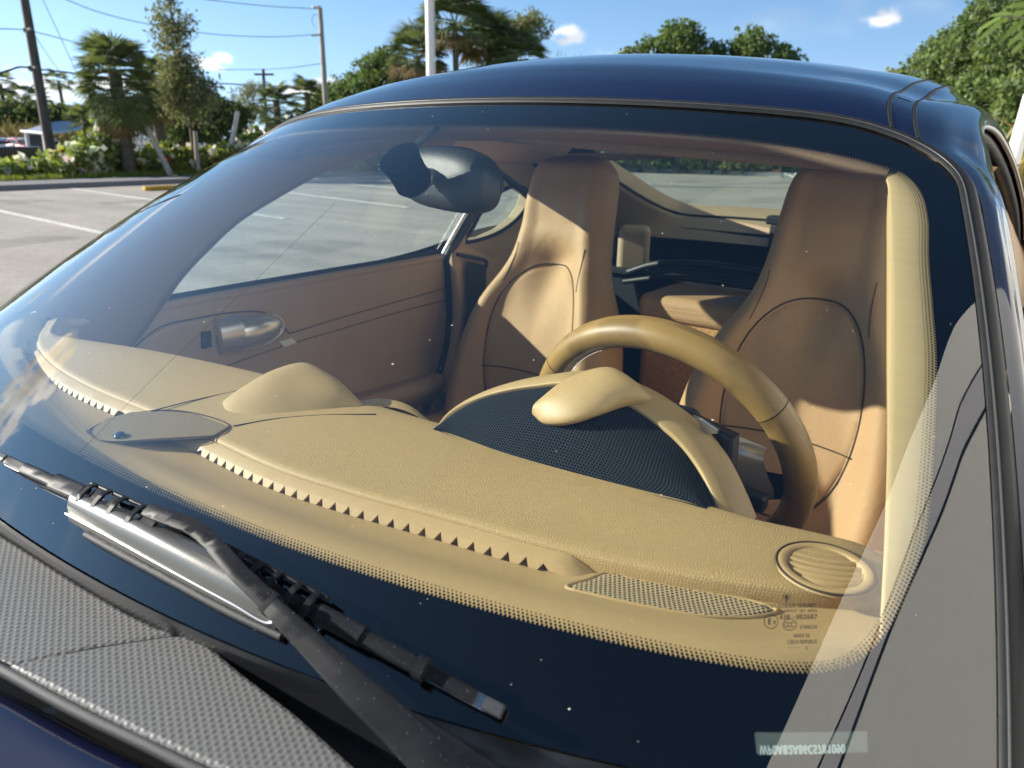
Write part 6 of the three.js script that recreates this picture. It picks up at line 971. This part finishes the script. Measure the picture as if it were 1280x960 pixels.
{ const far = (label, p, h, R) => { const q = palm(label, p, h, R, { n: 16, droop: 0.7, boots: false, dry: 0, trunkR: 0.3 }); return q; };
  far('first small palm on the skyline, at the left edge', [-142.007, .899, -45.937], 8.2, 3.0); far('second small palm on the skyline, left of the utility pole', [-141.05, .922, -48.807], 6.4, 3.2); far('third small palm on the skyline, just right of the utility pole', [-140.404, .936, -50.643], 6.0, 2.6); far('slim palm on the skyline between the pole and the large palm', [-157.933, .932, -60.884], 10.2, 2.8); }
tree('dark band of trees on the skyline behind the shelter', [-131.969, .93, -44.45], [[0, 2.6, 0, 5.5, 2.8, 4], [-7, 2.6, 5, 6, 2.8, 4], [5, 2.0, -4, 4, 2.6, 4], [-1, 1.6, 3, 5, 2.4, 4]], { geo: Gbig, m: M.leafDark, n: 1800, trunkR: 0.3, opts: { freq: 0.5, size: [1.2, 2.4] } });
{ const m = crown('reed_bed', [[0, 0, 0, 7, 1.6, 6], [-9, 0, 6, 8, 1.6, 6]].map((b) => { const c = V([-80.214, -.267, -25.769]); return [b[0] + c.x, c.y + 0.4, b[2] + c.z, b[3], b[4], b[5]]; }), 2600, leafGeo(6, 1.1, 0.06, 0.4), M.reed, scene, { freq: 0.6, gap: 0.3 }); tag(m, 'tall dry scrub and reeds behind the parked cars at the far left', 'scrub', null, 'stuff'); }

// ---------------------------------------------------------------- trees behind the roof
palm('fan palm left of the white light column, its boots showing on the trunk', [-31.304, -.475, -31.493], 6.05, 2.0, { n: 34, dry: 0.25 });
palm('tallest fan palm, just right of the white light column', [-29.037, -.43, -32.295], 7.6, 2.4, { n: 40, dry: 0.18 });
palm('fan palm between the tallest palm and the right-hand one', [-28.906, -.492, -35.076], 7.0, 2.1, { n: 36, dry: 0.15 });
palm('right-hand fan palm of the clump behind the roof, with drooping fronds', [-27.133, -.446, -35.233], 6.2, 2.0, { n: 34, dry: 0.1 });
tree('dark green broadleaf tree left of the palm clump, spilling over the roof edge', [-34.291, -.552, -31.231], [[0, 4.6, 0, 2.3, 1.9, 2.2], [-1.4, 4.0, 1.2, 1.9, 1.4, 1.8], [0.6, 6.0, -0.4, 1.3, 1.1, 1.2], [-0.6, 3.4, 0.4, 2.4, 1.2, 2]], { geo: G1, m: M.leafMid, n: 2400, trunkR: 0.2 });
tree('light feathery tree behind the right-hand palm of the clump', [-30.401, -.628, -39.022], [[0, 8.0, 0, 1.8, 1.4, 1.6], [1.2, 8.6, -0.6, 1.4, 0.9, 1.2]], { geo: Gt, m: M.leafPale, n: 700, trunkR: 0.15, opts: { gap: 0.44, shell: 0.2, size: [1.2, 2.2] } });
{ const t = thing('bare_tree', 'leafless twiggy tree right of the palm clump', 'tree', [-26.587, -.282, -39.368]); const gs = [limb([[0, 0, 0], [0, 2.5, 0], [0, 4.6, 0]], 0.12, 0.07)]; for (let k = 0; k < 26; k++) { const a = rr(0, 6.28), l = rr(0.5, 1.7); gs.push(limb([[0, rr(3.4, 4.6), 0], [l * 0.5 * Math.cos(a), 5.1, l * 0.5 * Math.sin(a)], [l * Math.cos(a), rr(5.4, 6.6), l * Math.sin(a)]], 0.035, 0.012, 6)); } obj('branches', join(gs), M.bark, t); }
tree('broad tree showing over the middle of the roof, left and higher half', [-13.891, -.003, -29.489], [[0, 4.9, 0, 1.05, 0.95, 1.1], [-1.0, 4.5, 0.5, 0.8, 0.7, 0.9], [-1.9, 4.35, 0.6, 0.65, 0.5, 0.7], [0.9, 4.6, 0, 0.8, 0.7, 0.9], [0.2, 3.3, 0, 2.2, 1.3, 1.6]], { geo: G2, m: M.leafMid, n: 3000, trunkR: 0.18, opts: { freq: 1.6 } });
tree('broad tree showing over the middle of the roof, right and lower half', [-11.232, -.02, -30.664], [[0, 4.75, 0, 0.95, 0.75, 1], [1.0, 4.3, -0.4, 0.75, 0.6, 0.8], [-0.9, 4.5, 0.2, 0.8, 0.65, 0.8], [1.5, 3.8, -0.5, 0.7, 0.6, 0.7], [-0.2, 3.2, 0, 2.0, 1.2, 1.6]], { geo: G2, m: M.leafMid, n: 2600, trunkR: 0.18, opts: { freq: 1.6 } });
{ // hedge of trees behind the rear kerb, seen through the rear window
  const hs = [[700, 3.4], [752, 3.8], [800, 3.4], [850, 3.5], [890, 3.2], [940, 3.5], [985, 3.4], [1030, 3.6]];
  ['first', 'second', 'third', 'fourth', 'fifth', 'sixth', 'seventh', 'last'].forEach((w, i) => { const p = [[-16.61, -.032, -24.99], [-14.926, .006, -25.492], [-13.417, .042, -25.904], [-11.873, .05, -26.246], [-10.71, .049, -26.555], [-9.265, .06, -26.812], [-8.055, .062, -27.128], [-6.901, .063, -27.475]][i]; tree(w + ' shrub from the left of the hedge seen through the rear window', p, [[0, 1.5, 0, 1.1, 1.4, 1.1], [0.6, 2.4, 0.2, 0.9, 1.0, 0.9], [-0.7, 1.0, 0.5, 0.9, 0.9, 0.8]], { geo: G2, m: [M.leafMid, M.leafBright, M.leafBright][i % 3], n: 900, trunkR: 0.07, name: 'hedge_shrub', cat: 'shrub' }); });
}
// ---------------------------------------------------------------- right edge
tree('large dense tree with glossy leaves at the right edge, behind the driver\'s door', [-.461, .53, -14.87], [[0, 2.2, 0, 1.3, 1.0, 1.4], [-0.9, 1.8, -0.8, 1.0, 0.9, 1.1], [0.9, 2.0, 0.5, 1.3, 1.15, 1.4], [0.1, 1.1, -0.2, 1.6, 1.0, 1.5], [0.6, 0.8, 1, 1.4, 1.0, 1.2], [1.7, 2.3, 0.8, 1.1, 1.0, 1.2]], { geo: Gn, m: M.leafMid, n: 13000, trunkR: 0.16, opts: { size: [0.45, 1.05], shell: 0.3, gap: 0.45, freq: 2.2, warm: 0.2 } });
tree('lower dense shrubby tree right of the roof strip', [-1.793, .442, -17.738], [[0, 1.7, 0, 1.3, 1.15, 1.3], [0.9, 2.0, 0, 1.0, 1.0, 1.0], [-0.5, 0.9, 0, 1.3, 0.9, 1.2]], { geo: Gn, m: M.leafMid, n: 6000, trunkR: 0.12, opts: { size: [0.5, 1.05], shell: 0.3, gap: 0.43, freq: 2.2, warm: 0.2 } });
tree('small light-green shrub with upright sprays behind the roof corner', [-2.695, .34, -19.619], [[0, 2.3, 0, 0.55, 0.7, 0.55], [0.4, 2.7, 0, 0.5, 0.4, 0.4], [-0.5, 2.0, 0.1, 0.45, 0.6, 0.4]], { geo: Gn, m: M.leafBright, n: 520, trunkR: 0.05, opts: { shell: 0.2, gap: 0.42, freq: 2 } });
{ // feathery branch hanging into the upper right corner
  const t = thing('feathery_tree', 'feathery acacia-like branch reaching into the upper right corner', 'tree', [.523, .772, -8.917]), o = V([.523, .772, -8.917]);
  obj('trunk', limb([[0, 0, 0], [0.1, 1.4, 0], V([.258, 2.034, -8.906]).sub(o).toArray()], 0.06, 0.03), M.bark, t);
  const lf = (a, b, w) => { const p = V(a).sub(o), q = V(b).sub(o), P = [], d = q.clone().sub(p), s = new THREE.Vector3(0.5, 0.3, 0.8).cross(d).normalize(); const n = 22; for (let i = 0; i < n; i++) { const u = i / n, c = p.clone().addScaledVector(d, u); c.y -= 0.05 * u * u; const dd = d.clone().normalize(); for (const k of [-1, 1]) { const l = w * (0.6 + 0.4 * Math.sin(u * 3)), tip = c.clone().addScaledVector(s, k * l).addScaledVector(dd, 0.02), e = c.clone().addScaledVector(dd, 0.016), f = c.clone().addScaledVector(s, k * l * 0.5).addScaledVector(dd, 0.024); f.y += 0.004; P.push(...c.toArray(), ...tip.toArray(), ...f.toArray(), ...c.toArray(), ...f.toArray(), ...e.toArray()); } } const g = new THREE.BufferGeometry(); g.setAttribute('position', new THREE.Float32BufferAttribute(P, 3)); g.computeVertexNormals(); obj('leaf', g, M.leafFern, t); };
  for (const [a, b, w] of [[[-.229, 2.342, -8.866], [-.458, 2.174, -8.837], .028], [[-.206, 2.354, -8.868], [-.393, 2.408, -8.947], .026], [[-.107, 2.305, -8.878], [-.257, 2.138, -8.762], .03], [[-.291, 2.332, -8.858], [-.475, 2.279, -8.936], .024], [[-.063, 2.398, -8.882], [-.185, 2.38, -8.87], .05], [[-.01, 2.257, -8.887], [-.187, 2.13, -8.87], .03], [[-.066, 2.411, -8.882], [-.215, 2.464, -8.867], .04], [[.042, 2.185, -8.891], [-.137, 2.07, -8.875], .03], [[-.011, 2.325, -8.887], [-.209, 2.243, -8.868], .03]]) lf(a, b, w);
  obj('branch', join([limb([V([.258, 2.034, -8.906]).sub(o).toArray(), V([-.009, 2.284, -8.887]).sub(o).toArray(), V([-.307, 2.347, -8.857]).sub(o).toArray()], 0.025, 0.005, 8)]), M.bark, t);
}
stick('leaning_post', 'bright white post leaning at the right edge behind the driver\'s door', 'post', [.163, .843, -7.396], [.197, 1.558, -7.399], 0.062, M.whitePaint);
{ const c = V([.242, .671, -8.404]); const m = crown('tall_grass', [[c.x, 0.45, c.z, 0.5, 0.5, 0.5]], 260, leafGeo(8, 0.6, 0.014, 0.15), M.reed, scene, { gap: 0.2 }); tag(m, 'tall yellow grass at the right edge beyond the driver\'s door', 'grass', null, 'stuff'); }

renderer.render(scene, camera);
